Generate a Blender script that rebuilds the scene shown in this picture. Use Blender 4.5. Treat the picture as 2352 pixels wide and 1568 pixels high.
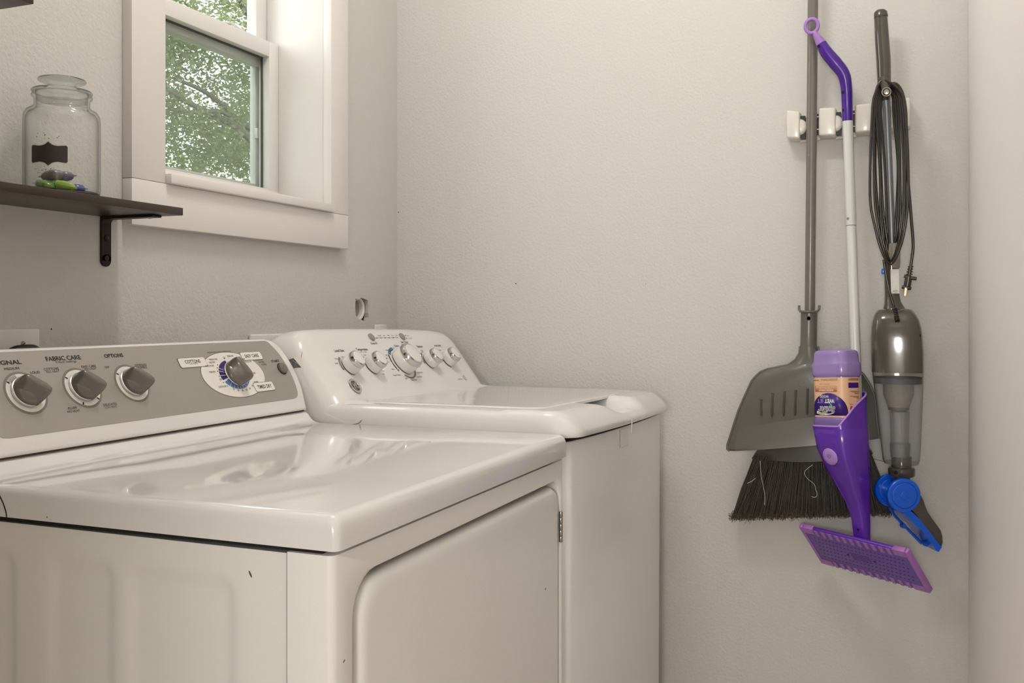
import bpy, bmesh, math, random
from mathutils import Vector, Matrix
random.seed(7)
PI = math.pi
for o in list(bpy.data.objects): bpy.data.objects.remove(o)
SC = bpy.context.scene
COL = SC.collection

# ------------------------------------------------------------------ camera
cam_d = bpy.data.cameras.new('camera'); cam = bpy.data.objects.new('camera', cam_d); COL.objects.link(cam)
cam_d.sensor_width = 36.0; cam_d.lens = 36.0 * 2235 / 2352
cam_d.shift_y = -64 / 2352; cam_d.clip_start = 0.02; cam_d.clip_end = 200
cam.location = (0, 0, 1.11)
cam.rotation_euler = (PI / 2, 0, math.atan(904 / 2235) - PI / 2)
SC.camera = cam
# ------------------------------------------------------------------ sky and exposure
W = bpy.data.worlds.new('overcast_sky'); SC.world = W; W.use_nodes = True
_b = W.node_tree.nodes['Background']; _b.inputs[0].default_value = (0.93, 0.97, 1.0, 1); _b.inputs[1].default_value = 4.6
SC.view_settings.view_transform = 'Standard'; SC.view_settings.look = 'None'
SC.view_settings.gamma = 1.0; SC.view_settings.use_curve_mapping = False
SC.view_settings.exposure = 0.0
LAMP_POWER = 8.1        # watts of each bulb of the ceiling lamp
HALL_POWER = 86.0       # watts of the fill lamp added in the passage behind the camera

SC.cycles.max_bounces = 6; SC.cycles.diffuse_bounces = 4; SC.cycles.glossy_bounces = 2; SC.cycles.transparent_max_bounces = 20
SC.cycles.caustics_reflective = False; SC.cycles.caustics_refractive = False

# ------------------------------------------------------------------ helpers
def lin(c):
    return tuple((v / 255 / 12.92 if v / 255 <= .04045 else ((v / 255 + .055) / 1.055) ** 2.4) for v in c) + (1,)
MATS = {}
def pm(name, rgb, rough=.5, metal=0., coat=0., spec=.5, bump=None, var=None, alpha=None, emit=None):
    if name in MATS: return MATS[name]
    m = bpy.data.materials.new(name); m.use_nodes = True; nt = m.node_tree; p = nt.nodes['Principled BSDF']
    c = lin(rgb)
    p.inputs['Base Color'].default_value = c; p.inputs['Roughness'].default_value = rough
    p.inputs['Metallic'].default_value = metal; p.inputs['Coat Weight'].default_value = coat
    p.inputs['Coat Roughness'].default_value = .05; p.inputs['Specular IOR Level'].default_value = spec
    tc = nt.nodes.new('ShaderNodeNewGeometry')
    vs, va = var if var else (40, .03)
    n = nt.nodes.new('ShaderNodeTexNoise'); n.inputs['Scale'].default_value = vs; n.inputs['Detail'].default_value = 3
    nt.links.new(tc.outputs['Position'], n.inputs['Vector'])
    mx = nt.nodes.new('ShaderNodeMix'); mx.data_type = 'RGBA'
    mx.inputs[6].default_value = tuple(x * (1 - va) for x in c[:3]) + (1,)
    mx.inputs[7].default_value = tuple(min(1, x * (1 + va)) for x in c[:3]) + (1,)
    nt.links.new(n.outputs['Fac'], mx.inputs[0]); nt.links.new(mx.outputs[2], p.inputs['Base Color'])
    if bump:
        bs, st, dist = bump
        n2 = nt.nodes.new('ShaderNodeTexNoise'); n2.inputs['Scale'].default_value = bs; n2.inputs['Detail'].default_value = 4
        n2.inputs['Roughness'].default_value = .55
        nt.links.new(tc.outputs['Position'], n2.inputs['Vector'])
        b = nt.nodes.new('ShaderNodeBump'); b.inputs['Strength'].default_value = st; b.inputs['Distance'].default_value = dist
        nt.links.new(n2.outputs['Fac'], b.inputs['Height']); nt.links.new(b.outputs[0], p.inputs['Normal'])
    if emit:
        p.inputs['Emission Color'].default_value = lin(emit[0]); p.inputs['Emission Strength'].default_value = emit[1]
    MATS[name] = m; return m
def glassy(name, tint, haze=0., hazecol=(200, 200, 195), rough=.02, edge=.0, ior=1.45):
    """thin clear sheet: tinted see-through, Fresnel reflection, optional scattering haze and denser edges"""
    if name in MATS: return MATS[name]
    m = bpy.data.materials.new(name); m.use_nodes = True; nt = m.node_tree
    for n in list(nt.nodes): nt.nodes.remove(n)
    N = nt.nodes.new; K = nt.links.new
    out = N('ShaderNodeOutputMaterial'); tr = N('ShaderNodeBsdfTransparent'); gl = N('ShaderNodeBsdfGlossy'); df = N('ShaderNodeBsdfDiffuse')
    gl.inputs['Roughness'].default_value = rough; df.inputs[0].default_value = lin(hazecol)
    lw = N('ShaderNodeLayerWeight'); lw.inputs[0].default_value = .5
    pw = N('ShaderNodeMath'); pw.operation = 'POWER'; pw.inputs[1].default_value = 4; K(lw.outputs['Facing'], pw.inputs[0])
    f5 = N('ShaderNodeMath'); f5.operation = 'POWER'; f5.inputs[1].default_value = 5; K(lw.outputs['Facing'], f5.inputs[0])
    r0 = ((ior - 1) / (ior + 1)) ** 2
    fr = N('ShaderNodeMath'); fr.operation = 'MULTIPLY_ADD'; fr.inputs[1].default_value = 1 - r0; fr.inputs[2].default_value = r0; K(f5.outputs[0], fr.inputs[0])
    mc = N('ShaderNodeMix'); mc.data_type = 'RGBA'; mc.inputs[6].default_value = tuple(tint) + (1,)
    mc.inputs[7].default_value = tuple(t * (1 - edge) for t in tint) + (1,)
    K(pw.outputs[0], mc.inputs[0]); K(mc.outputs[2], tr.inputs[0])
    m1 = N('ShaderNodeMixShader'); m1.inputs[0].default_value = haze; K(tr.outputs[0], m1.inputs[1]); K(df.outputs[0], m1.inputs[2])
    m2 = N('ShaderNodeMixShader'); K(fr.outputs[0], m2.inputs[0]); K(m1.outputs[0], m2.inputs[1]); K(gl.outputs[0], m2.inputs[2])
    K(m2.outputs[0], out.inputs[0]); MATS[name] = m; return m

def nb(): return bmesh.new()
def _add(bm, vs, fs, M=None):
    L = [bm.verts.new(M @ Vector(v) if M else Vector(v)) for v in vs]
    for f in fs:
        try: bm.faces.new([L[i] for i in f])
        except ValueError: pass
    return L
def box(bm, x0, x1, y0, y1, z0, z1, M=None):
    vs = [(x, y, z) for x in (x0, x1) for y in (y0, y1) for z in (z0, z1)]
    _add(bm, vs, [(0, 1, 3, 2), (4, 6, 7, 5), (0, 4, 5, 1), (2, 3, 7, 6), (0, 2, 6, 4), (1, 5, 7, 3)], M)
def rbox(bm, x0, x1, y0, y1, z0, z1, r, seg=3, M=None):
    t = bmesh.new(); box(t, x0, x1, y0, y1, z0, z1)
    bmesh.ops.bevel(t, geom=list(t.edges), offset=r, segments=seg, profile=.5, affect='EDGES')
    if M: bmesh.ops.transform(t, matrix=M, verts=t.verts)
    me = bpy.data.meshes.new('t'); t.to_mesh(me); t.free(); bm.from_mesh(me); bpy.data.meshes.remove(me)
def loft(bm, rings, cap0=True, cap1=True, M=None, closed=True):
    n = len(rings[0]); vs = [p for r in rings for p in r]; fs = []
    for i in range(len(rings) - 1):
        for j in range(n if closed else n - 1):
            k = (j + 1) % n; fs.append((i * n + j, i * n + k, (i + 1) * n + k, (i + 1) * n + j))
    if cap0: fs.append(tuple(reversed(range(n))))
    if cap1: fs.append(tuple((len(rings) - 1) * n + j for j in range(n)))
    _add(bm, vs, fs, M)
def cr(pts, k=6, closed=False):
    """Catmull-Rom curve through points"""
    P_ = [Vector(p) for p in pts]; n = len(P_); out = []
    for i in range(n if closed else n - 1):
        g = (lambda j: P_[j % n]) if closed else (lambda j: P_[max(0, min(n - 1, j))])
        a, b, c, d = g(i - 1), g(i), g(i + 1), g(i + 2)
        for s in range(k):
            t = s / k
            out.append(.5 * ((2 * b) + (c - a) * t + (2 * a - 5 * b + 4 * c - d) * t * t + (3 * b - a - 3 * c + d) * t ** 3))
    if not closed: out.append(P_[-1])
    return out
def tube(bm, pts, r, n=12, caps=True, closed=False, flat=None, ref=None):
    """round (or, with flat=(a,b), elliptical) tube along a path"""
    P_ = [Vector(p) for p in pts]; m = len(P_)
    R_ = r if isinstance(r, (list, tuple)) else [r] * m
    T = []
    for i in range(m):
        a = P_[(i - 1) % m] if closed else P_[max(0, i - 1)]; b = P_[(i + 1) % m] if closed else P_[min(m - 1, i + 1)]
        T.append((b - a).normalized())
    u = Vector(ref) if ref else (Vector((0, 0, 1)) if abs(T[0].z) < .9 else Vector((1, 0, 0)))
    rings = []
    for i in range(m):
        u = (u - T[i] * u.dot(T[i])).normalized(); w = T[i].cross(u)
        fa, fb = flat if flat else (1, 1)
        rings.append([P_[i] + (u * math.cos(2 * PI * j / n) * fa + w * math.sin(2 * PI * j / n) * fb) * R_[i] for j in range(n)])
    if closed: rings.append(rings[0])
    loft(bm, rings, caps and not closed, caps and not closed)
def lathe(bm, prof, n=32, M=None, cap=True):
    loft(bm, [[(r * math.cos(2 * PI * j / n), r * math.sin(2 * PI * j / n), z) for j in range(n)] for r, z in prof], cap and prof[0][0] > 1e-5, cap and prof[-1][0] > 1e-5, M)
def prism(bm, pts, z0, z1, M=None):
    loft(bm, [[(x, y, z0) for x, y in pts], [(x, y, z1) for x, y in pts]], True, True, M)
def rrect(x0, x1, y0, y1, r, n=5):
    R_ = r if isinstance(r, (list, tuple)) else (r,) * 4      # corner order: bottom-left, bottom-right, top-right, top-left
    out = []
    for (cx, cy, a0), q in zip(((x0, y0, PI), (x1, y0, 1.5 * PI), (x1, y1, 0), (x0, y1, .5 * PI)), R_):
        ox = cx + q if cx == x0 else cx - q; oy = cy + q if cy == y0 else cy - q
        for i in range(n + 1):
            a = a0 + PI / 2 * i / n; out.append((ox + q * math.cos(a), oy + q * math.sin(a)))
    return out
def rpoly(pts, r, n=4):
    """polygon with rounded corners (quadratic fillets)"""
    out = []; m = len(pts); R_ = r if isinstance(r, (list, tuple)) else [r] * m
    for i in range(m):
        p = Vector(pts[i]); a = Vector(pts[i - 1]) - p; b = Vector(pts[(i + 1) % m]) - p
        q = min(R_[i], a.length * .49, b.length * .49); s = p + a.normalized() * q; e = p + b.normalized() * q
        for k in range(n + 1):
            t = k / n; v = s * (1 - t) ** 2 + p * 2 * t * (1 - t) + e * t * t; out.append(tuple(v))
    return out
def ell(cx, cy, a, b, n=40): return [(cx + a * math.cos(2 * PI * i / n), cy + b * math.sin(2 * PI * i / n)) for i in range(n)]
def arc(cx, cy, r0, r1, a0, a1, n=12, sx=1., sy=1.):
    f = lambda r, i: (cx + sx * r * math.cos(math.radians(a0 + (a1 - a0) * i / n)), cy + sy * r * math.sin(math.radians(a0 + (a1 - a0) * i / n)))
    return [f(r1, i) for i in range(n + 1)] + [f(r0, i) for i in range(n, -1, -1)]
def frame(o, u, v, w=None):
    u, v = Vector(u), Vector(v); w = Vector(w) if w else u.cross(v)
    return Matrix(((u.x, v.x, w.x, o[0]), (u.y, v.y, w.y, o[1]), (u.z, v.z, w.z, o[2]), (0, 0, 0, 1)))

LOCAL = set()
def thing(name, label, cat, loc=(0, 0, 0), rot=(0, 0, 0), group=None, local=False):
    o = bpy.data.objects.new(name, None); COL.objects.link(o); o.empty_display_size = .05
    o.location = loc; o.rotation_euler = rot; o['label'] = label; o['category'] = cat
    if group: o['group'] = group
    if local: LOCAL.add(o.name)
    return o
def off(parent):
    """world offset of a part's parent chain when parts are given in world coordinates"""
    v = Vector((0, 0, 0)); p = parent
    while p is not None:
        if p.name in LOCAL: break
        v += p.location; p = p.parent
    return v
def obj(name, bm, mat, parent=None, angle=38, label=None, kind=None):
    bmesh.ops.recalc_face_normals(bm, faces=list(bm.faces))
    me = bpy.data.meshes.new(name); bm.to_mesh(me); bm.free()
    n = len(me.vertices); lo = Vector((1e9,) * 3); hi = -lo
    for v in me.vertices:
        for i in range(3): lo[i] = min(lo[i], v.co[i]); hi[i] = max(hi[i], v.co[i])
    c = (lo + hi) / 2 if parent is not None else Vector(((lo.x + hi.x) / 2, (lo.y + hi.y) / 2, lo.z))
    me.transform(Matrix.Translation(-c))
    o = bpy.data.objects.new(name, me); COL.objects.link(o); me.materials.append(mat)
    me.shade_smooth()
    if angle is not None: me.set_sharp_from_angle(angle=math.radians(angle))
    o.location = c - off(parent) if parent is not None else c
    if parent is not None: o.parent = parent
    if label: o['label'] = label
    if kind: o['kind'] = kind
    return o
def tag(o, label, cat, group=None, kind=None):
    o['label'] = label; o['category'] = cat
    if group: o['group'] = group
    if kind: o['kind'] = kind
    return o
def put(bm, text, x, y, h, M, width=None, align='CENTER', shear=0., weight=0., rot=0., lift=.0004):
    """flat lettering: text of cap height h centred at (x, y) on the plane M, squeezed to width if given"""
    cu = bpy.data.curves.new('t', 'FONT'); cu.body = text; cu.align_x = align; cu.size = h / .69; cu.shear = shear
    cu.offset = weight; cu.resolution_u = 2
    ob = bpy.data.objects.new('t', cu); COL.objects.link(ob)
    dg = bpy.context.evaluated_depsgraph_get(); me = bpy.data.meshes.new_from_object(ob.evaluated_get(dg))
    bpy.data.objects.remove(ob); bpy.data.curves.remove(cu)
    if len(me.vertices):
        xs = [v.co.x for v in me.vertices]; w = max(xs) - min(xs); s = width / w if width else 1.
        me.transform(M @ Matrix.Translation((x, y, lift)) @ Matrix.Rotation(rot, 4, 'Z') @ Matrix.Translation((0, -h / 2, 0)) @ Matrix.Diagonal((s, 1, 1, 1)))
        bm.from_mesh(me)
    bpy.data.meshes.remove(me)

# ------------------------------------------------------------------ materials
WALL = pm('painted_drywall', (205, 202, 197), .62, bump=(150, .5, .003), var=(14, .012), spec=.35)
TRIM = pm('trim_paint', (230, 225, 220), .34, var=(6, .012))
CEIL = pm('ceiling_paint', (228, 224, 216), .8)
FLOOR = pm('floor_boards', (222, 210, 194), .45, var=(6, .2))
ENAMEL = pm('white_enamel', (222, 220, 217), .09, coat=.6, var=(5, .008))
ENAMELM = pm('white_enamel_cabinet', (230, 228, 224), .26, coat=.25, var=(5, .01), bump=(600, .05, .0004))
WPLAST = pm('white_plastic', (222, 219, 215), .2, coat=.3, var=(8, .01))
VINYL = pm('window_vinyl', (222, 220, 216), .35, var=(8, .01))
GAP = pm('painted_gap_shade', (24, 20, 16), .9)  # dark colour painted in for the shade inside gaps, slots and holes
PANEL = pm('grey_console_panel', (160, 155, 147), .40, metal=.3, var=(300, .03))
KNOBG = pm('dark_grey_knob', (112, 107, 99), .26, metal=.3, coat=.4, var=(200, .03))
CHROME = pm('chrome', (205, 205, 202), .12, metal=1., var=(60, .01))
INK = pm('black_print', (28, 26, 25), .6)
INKG = pm('grey_print', (84, 80, 76), .6)
INKF = pm('faint_print', (128, 122, 114), .6)
INKB = pm('blue_print', (24, 96, 150), .5)
WPRINT = pm('white_print', (228, 224, 216), .45)
NAVY = pm('navy_print', (38, 22, 104), .45)
SKYB = pm('light_blue_print', (84, 118, 178), .45)
WOODD = pm('dark_stained_wood', (50, 37, 27), .38, var=(26, .28), bump=(140, .12, .001))
IRON = pm('dark_bronze_bracket', (40, 33, 28), .45, metal=.6, var=(120, .1))
STEEL = pm('screw_steel', (150, 148, 142), .3, metal=.9)
GREYP = pm('grey_broom_plastic', (98, 96, 90), .34, coat=.15, var=(30, .04))
GREYH = pm('grey_broom_handle', (112, 106, 100), .3, coat=.2, var=(30, .04))
BLACKP = pm('black_plastic', (26, 24, 22), .4)
PURP = pm('purple_plastic', (96, 40, 168), .2, coat=.4, var=(12, .03))
PURPD = pm('deep_purple_grip', (70, 22, 140), .3, coat=.15, var=(300, .12), bump=(900, .12, .0006))
LILAC = pm('lilac_plastic', (158, 116, 190), .35, var=(20, .03))
LILACB = pm('pale_lilac_button', (180, 140, 214), .3, var=(20, .02))
MOPW = pm('mop_tube_enamel', (210, 209, 206), .3, coat=.2)
VACG = pm('vacuum_grey_plastic', (74, 70, 61), .12, coat=.6, var=(20, .05))
VACB = pm('vacuum_blue_plastic', (14, 92, 214), .25, coat=.3, var=(20, .03))
CORD = pm('dark_brown_cord', (34, 27, 21), .26, coat=.3, var=(80, .3))
IVORY = pm('ivory_plastic', (220, 215, 205), .3, coat=.2, var=(20, .01))
SMOOTHW = pm('smooth_white_paint', (242, 237, 232), .5, bump=(260, .12, .0012), var=(14, .01), spec=.4)

# ================================================================== THE ROOM
XB, YL = 2.30, 1.2623          # wall behind the tools / wall with the window
YR = -0.1246                   # short wall at the right
def structure(name, bm, mat, parent=None, angle=38):
    o = obj(name, bm, mat, parent, angle)
    if parent is None: o['kind'] = 'structure'
    return o
def wall_with_holes(bm, x0, x1, z0, z1, y0, y1, holes):
    xs = sorted({x0, x1} | {h[0] for h in holes} | {h[1] for h in holes}); zs = sorted({z0, z1} | {h[2] for h in holes} | {h[3] for h in holes})
    V = {}
    def v(x, y, z):
        k = (round(x, 5), round(y, 5), round(z, 5))
        if k not in V: V[k] = bm.verts.new((x, y, z))
        return V[k]
    inside = lambda a, b: any(h[0] - 1e-6 <= a and b[0] <= h[1] + 1e-6 and h[2] - 1e-6 <= b[1] and b[2] <= h[3] + 1e-6 for h in holes)
    for i in range(len(xs) - 1):
        for j in range(len(zs) - 1):
            a, b, c, d = xs[i], xs[i + 1], zs[j], zs[j + 1]
            if inside(a, (b, c, d)): continue
            bm.faces.new((v(a, y0, c), v(b, y0, c), v(b, y0, d), v(a, y0, d)))
            bm.faces.new((v(a, y1, c), v(a, y1, d), v(b, y1, d), v(b, y1, c)))
    for a, b, c, d in holes:
        for p, q in (((a, c), (b, c)), ((b, c), (b, d)), ((b, d), (a, d)), ((a, d), (a, c))):
            # split along the grid lines so that edges stay shared
            if p[0] == q[0]:
                L = [(p[0], z) for z in zs if min(p[1], q[1]) - 1e-6 <= z <= max(p[1], q[1]) + 1e-6]
            else:
                L = [(x, p[1]) for x in xs if min(p[0], q[0]) - 1e-6 <= x <= max(p[0], q[0]) + 1e-6]
            for s, e in zip(L, L[1:]):
                bm.faces.new((v(s[0], y0, s[1]), v(e[0], y0, e[1]), v(e[0], y1, e[1]), v(s[0], y1, s[1])))
WIN = (1.385, 1.955, 1.345, 2.16)        # rough opening of the window
BOXH = (1.70, 1.93, .90, 1.031)          # recess of the washer outlet box
HOLE = (2.07, 2.166, 1.075, 1.165)       # plaster patch around the pipe
bm = nb(); wall_with_holes(bm, -2.0, XB + .12, 0, 2.75, YL, YL + .115, [WIN, BOXH, HOLE])
# ragged plaster edge of the pipe hole, filling the patch up to the torn outline
rag = [(2.088, 1.147), (2.099, 1.1455), (2.118, 1.1495), (2.136, 1.146), (2.147, 1.144), (2.1505, 1.130), (2.149, 1.112), (2.1525, 1.100), (2.148, 1.091), (2.133, 1.0895), (2.118, 1.094), (2.100, 1.098), (2.0895, 1.106), (2.086, 1.124)]
c0 = Vector((2.118, 1.12)); n_ = len(rag)
def on_rect(p):
    d = Vector(p) - c0; t = min(((HOLE[1] if d.x > 0 else HOLE[0]) - c0.x) / d.x if d.x else 9, ((HOLE[3] if d.y > 0 else HOLE[2]) - c0.y) / d.y if d.y else 9)
    return c0 + d * t
outer = [on_rect(p) for p in rag]
vi = [bm.verts.new((p[0], YL, p[1])) for p in rag]; vb = [bm.verts.new((p[0], YL + .014, p[1])) for p in rag]; vo = [bm.verts.new((p.x, YL, p.y)) for p in outer]
for i in range(n_):
    j = (i + 1) % n_
    bm.faces.new((vi[i], vi[j], vo[j], vo[i])); bm.faces.new((vi[i], vi[j], vb[j], vb[i]))
corners = [(HOLE[0], HOLE[2]), (HOLE[1], HOLE[2]), (HOLE[1], HOLE[3]), (HOLE[0], HOLE[3])]
for q in corners:
    for i in range(n_):
        j = (i + 1) % n_; a, b = outer[i], outer[j]
        if abs(a.x - b.x) > 1e-6 and abs(a.y - b.y) > 1e-6 and min(a.x, b.x) - 1e-6 <= q[0] <= max(a.x, b.x) + 1e-6 and min(a.y, b.y) - 1e-6 <= q[1] <= max(a.y, b.y) + 1e-6:
            bm.faces.new((vo[i], vo[j], bm.verts.new((q[0], YL, q[1]))))
wl = structure('wall_left', bm, WALL, angle=20)
bm = nb(); box(bm, XB, XB + .12, -2.2, YL, 0, 2.75); structure('wall_back', bm, WALL)
bm = nb(); rbox(bm, .80, XB, YR - .12, YR, 0, 2.75, .008, 3); structure('wall_right', bm, SMOOTHW)
bm = nb(); box(bm, -.42, -.30, .37, YL, 0, 2.75); structure('wall_doorway', bm, WALL)  # unseen wall; its end is placed to shade the dryer side
bm = nb(); box(bm, -2.12, -2.0, -2.2, YL + .115, 0, 2.75); structure('wall_rear', bm, WALL)
bm = nb(); box(bm, -2.12, XB + .12, -2.32, -2.2, 0, 2.75); structure('wall_hall', bm, WALL)
bm = nb(); box(bm, -2.12, XB + .12, -2.32, YL + .115, 2.75, 2.85); structure('ceiling', bm, CEIL)
bm = nb(); box(bm, -2.12, XB + .12, -2.32, YL + .115, -.1, 0); structure('floor', bm, FLOOR)

# ---- window: boards of the casing, stool, jambs, two sashes, outer screen
win = bpy.data.objects.new('window_1', None); COL.objects.link(win); win.location = (1.67, YL, 1.27); win['kind'] = 'structure'
win['label'] = 'white framed window with flat casing above the dryer and washer'
yc = YL - .022
def wpart(name, x0, x1, y0, y1, z0, z1, r=.0015, mat=TRIM, parent=None):
    b = nb(); rbox(b, x0, x1, y0, y1, z0, z1, r, 2); return obj(name, b, mat, parent or win)
wpart('casing_board', 1.3135, 1.3968, yc, YL, 1.3457, 2.17)
wpart('casing_board', 1.944, 2.0185, yc, YL, 1.3457, 2.17)
wpart('casing_board', 1.3135, 2.0185, yc, YL, 1.2648, 1.3452)
wpart('casing_board', 1.3135, 2.0185, yc, YL, 2.1705, 2.25)
wpart('window_stool', 1.3975, 1.9435, YL - .034, YL + .125, 1.3455, 1.3635, .002)
for x0, x1 in ((1.386, 1.391), (1.949, 1.954)): wpart('jamb', x0, x1, YL - .004, YL + .20, 1.364, 2.155)
wpart('jamb', 1.391, 1.949, YL - .004, YL + .20, 2.15, 2.155)
wpart('jamb', 1.391, 1.949, YL + .126, YL + .20, 1.346, 1.40)
def sash(name, x0, x1, y0, y1, z0, z1, side, bot, top):
    b = nb()
    rbox(b, x0, x0 + side, y0, y1, z0, z1, .002, 2); rbox(b, x1 - side, x1, y0, y1, z0, z1, .002, 2)
    rbox(b, x0 + side - .001, x1 - side + .001, y0 + .0004, y1 - .0004, z0, z0 + bot, .002, 2); rbox(b, x0 + side - .001, x1 - side + .001, y0 + .0004, y1 - .0004, z1 - top, z1, .002, 2)
    s = obj(name, b, VINYL, win); b = nb(); ym = (y0 + y1) / 2 + .006
    box(b, x0 + side - .004, x1 - side + .004, ym, ym + .003, z0 + bot - .004, z1 - top + .004)
    obj('pane', b, glassy('window_glass', (.93, .95, .94), .0, rough=.01, ior=1.4), s); return s
ls = sash('lower_sash', 1.393, 1.948, 1.390, 1.420, 1.364, 1.7515, .036, .040, .036)
us = sash('upper_sash', 1.393, 1.948, 1.424, 1.452, 1.700, 2.15, .040, .036, .040)
b = nb()                                                                  # dark weather strip just inside the lower sash glass
for q in ((1.4285, 1.4325, 1.4, 1.7175), (1.908, 1.912, 1.4, 1.7175), (1.43, 1.911, 1.712, 1.7165)): box(b, q[0], q[1], 1.4085, 1.4125, q[2], q[3])
obj('weather_strip', b, pm('dark_weather_strip', (74, 76, 70), .7), ls)
b = nb()                                                                  # outer frame with the insect screen
x0, x1, z0, z1 = 1.391, 1.949, 1.400, 1.735
for q in ((x0, x0 + .024, z0, z1), (x1 - .024, x1, z0, z1)): rbox(b, q[0], q[1], 1.440, 1.456, q[2], q[3], .0015, 2)
for q in ((x0, x1, z0, z0 + .02), (x0, x1, z1 - .03, z1)): rbox(b, q[0] + .023, q[1] - .023, 1.4404, 1.4556, q[2], q[3], .0015, 2)
sc = obj('screen_frame', b, VINYL, win)
b = nb(); box(b, x0 + .02, x1 - .02, 1.446, 1.4466, z0 + .016, z1 - .026); obj('insect_screen', b, glassy('insect_screen', (.86, .88, .86), .20, (176, 178, 172), .5, ior=1.01), sc)
b = nb(); rbox(b, 1.9225, 1.9345, 1.432, 1.441, 1.528, 1.553, .002, 2); obj('screen_latch', b, VINYL, sc)
b = nb(); tube(b, cr([(1.75, 1.398, 1.7520), (1.775, 1.396, 1.758), (1.80, 1.398, 1.7575), (1.83, 1.398, 1.7520)], 4), .0022, 8); obj('sash_latch', b, VINYL, ls)

# ---- exposed pipe in the torn hole
pr = thing('drain_pipe', 'pale plastic pipe end inside torn hole in the wall beside the corner', 'pipe', (2.112, YL + .005, 1.09))
M = frame((2.1095, YL + .004, 1.1215), (1, 0, 0), (0, 0, 1), (0, 1, 0))
b = nb(); lathe(b, [(.0245, 0), (.0275, -.001), (.0275, .028), (.0225, .028), (.0225, .002), (.0245, 0)], 28, M, False); obj('pipe_rim', b, IVORY, pr)
b = nb(); lathe(b, [(.0224, .012), (0, .016)], 28, M); obj('pipe_cap', b, pm('grey_pipe_cap', (150, 146, 138), .6), pr)
b = nb(); box(b, 2.071, 2.165, YL + .03, YL + .036, 1.076, 1.164); o = obj('rough_backing', b, pm('raw_board', (112, 84, 56), .9, var=(160, .35)), pr)

# ---- recessed washer outlet box, seen between the two consoles
vb_ = thing('washer_outlet_box', 'white framed recessed outlet box on the wall between the two consoles', 'outlet box', (1.815, YL, .88))
b = nb(); yo = YL - .009
rbox(b, 1.663, 1.97, yo, YL, 1.031, 1.067, .004, 3); rbox(b, 1.663, 1.70, yo + .0004, YL, .86, 1.0325, .004, 3); rbox(b, 1.933, 1.97, yo + .0004, YL, .86, 1.0325, .004, 3)
rbox(b, 1.699, 1.934, yo + .0004, YL, .86, .90, .004, 3); obj('frame', b, WPLAST, vb_)
b = nb(); BR = pm('brown_box_interior', (86, 58, 36), .8, var=(60, .2)); y1 = YL + .09
box(b, 1.701, 1.929, y1, y1 + .004, .901, 1.03); box(b, 1.701, 1.705, YL, y1, .901, 1.03); box(b, 1.925, 1.929, YL, y1, .901, 1.03); box(b, 1.705, 1.925, YL, y1, 1.026, 1.03); box(b, 1.705, 1.925, YL, y1, .901, .905)
obj('box_interior', b, BR, vb_)
# ---- outlet plates
op = thing('outlet_plate', 'pale wall outlet plate with a screw, left of and above the dryer console', 'outlet', (1.075, YL, .97))
b = nb(); rbox(b, 1.015, 1.135, YL - .007, YL, .97, 1.0868, .003, 3); obj('plate', b, WPLAST, op)
M = frame((1.1025, YL - .007, 1.0635), (1, 0, 0), (0, 0, 1), (0, -1, 0)); b = nb(); lathe(b, [(.004, -.002), (.004, .0005), (.003, .0016), (0, .002)], 16, M); sc_ = obj('screw', b, STEEL, op)
b = nb(); box(b, -.0034, .0034, -.0005, .0005, .0017, .0022, M @ Matrix.Rotation(.5, 4, 'Z')); obj('screw_slot', b, GAP, sc_)
b = nb(); tube(b, cr([(1.04, 1.235, 1.02), (1.055, 1.225, 1.050), (1.075, 1.222, 1.0555), (1.10, 1.225, 1.052), (1.112, 1.23, 1.03)], 5), .0085, 10); box(b, 1.05, 1.10, 1.222, 1.2555, 1.0, 1.04)
cdp = obj('power_plug', b, BLACKP, None); tag(cdp, 'black dryer cord looping at the outlet plate behind the dryer console', 'power cord')
sp = thing('cable_plate', 'small white cable plate on the wall behind the washer console', 'wall plate', (2.206, YL, 1.0))
b = nb(); rbox(b, 2.176, 2.2365, YL - .006, YL, .975, 1.082, .003, 3); obj('plate', b, WPLAST, sp)
for zz in (1.0705, .988):
    b = nb(); lathe(b, [(.003, -.001), (.003, .0006), (0, .0014)], 12, frame((2.206, YL - .006, zz), (1, 0, 0), (0, 0, 1), (0, -1, 0))); obj('screw', b, WPLAST, sp)

# ================================================================== LAMPS (out of frame: a ceiling lamp, and a fill lamp added in the passage)
def ceiling_lamp(name, label, x, y, n, d, power, col):
    t = thing(name, label, 'ceiling lamp', (x, y, 2.75))
    b = nb(); rbox(b, x - .06, x + .06, y - (n - 1) * d / 2 - .08, y + (n - 1) * d / 2 + .08, 2.728, 2.75, .006, 2); obj('canopy', b, CHROME, t)
    for i in range(n):
        yy = y + (i - (n - 1) / 2) * d
        b = nb(); lathe(b, [(.018, .0), (.022, -.02), (.022, -.05), (.016, -.055)], 20, Matrix.Translation((x, yy, 2.728))); obj('socket', b, CHROME, t)
        lt = bpy.data.lights.new('bulb', 'POINT'); lt.energy = power; lt.color = col; lt.shadow_soft_size = .043
        o = bpy.data.objects.new('bulb', lt); COL.objects.link(o); o.parent = t; o.location = (0, yy - y, -.125)      # a lit globe bulb, 86 mm across
ceiling_lamp('ceiling_lamp', 'three bulb ceiling lamp above the dryer', 1.28, .60, 3, .12, LAMP_POWER, (1, .975, .955))
fl = thing('added_fill_lamp', 'unseen fill lamp, a white globe on a pole, added in the passage behind the doorway', 'added lamp', (-1.6, -.05, 0))  # unseen lamp, added to even out the light on the back wall
b = nb(); lathe(b, [(.14, 0), (.14, .012), (.13, .018), (.012, .022), (.012, .03)], 32, Matrix.Translation((-1.6, -.05, 0))); obj('base', b, BLACKP, fl)
b = nb(); lathe(b, [(.009, .02), (.009, 1.06)], 16, Matrix.Translation((-1.6, -.05, 0))); obj('pole', b, BLACKP, fl)
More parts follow.
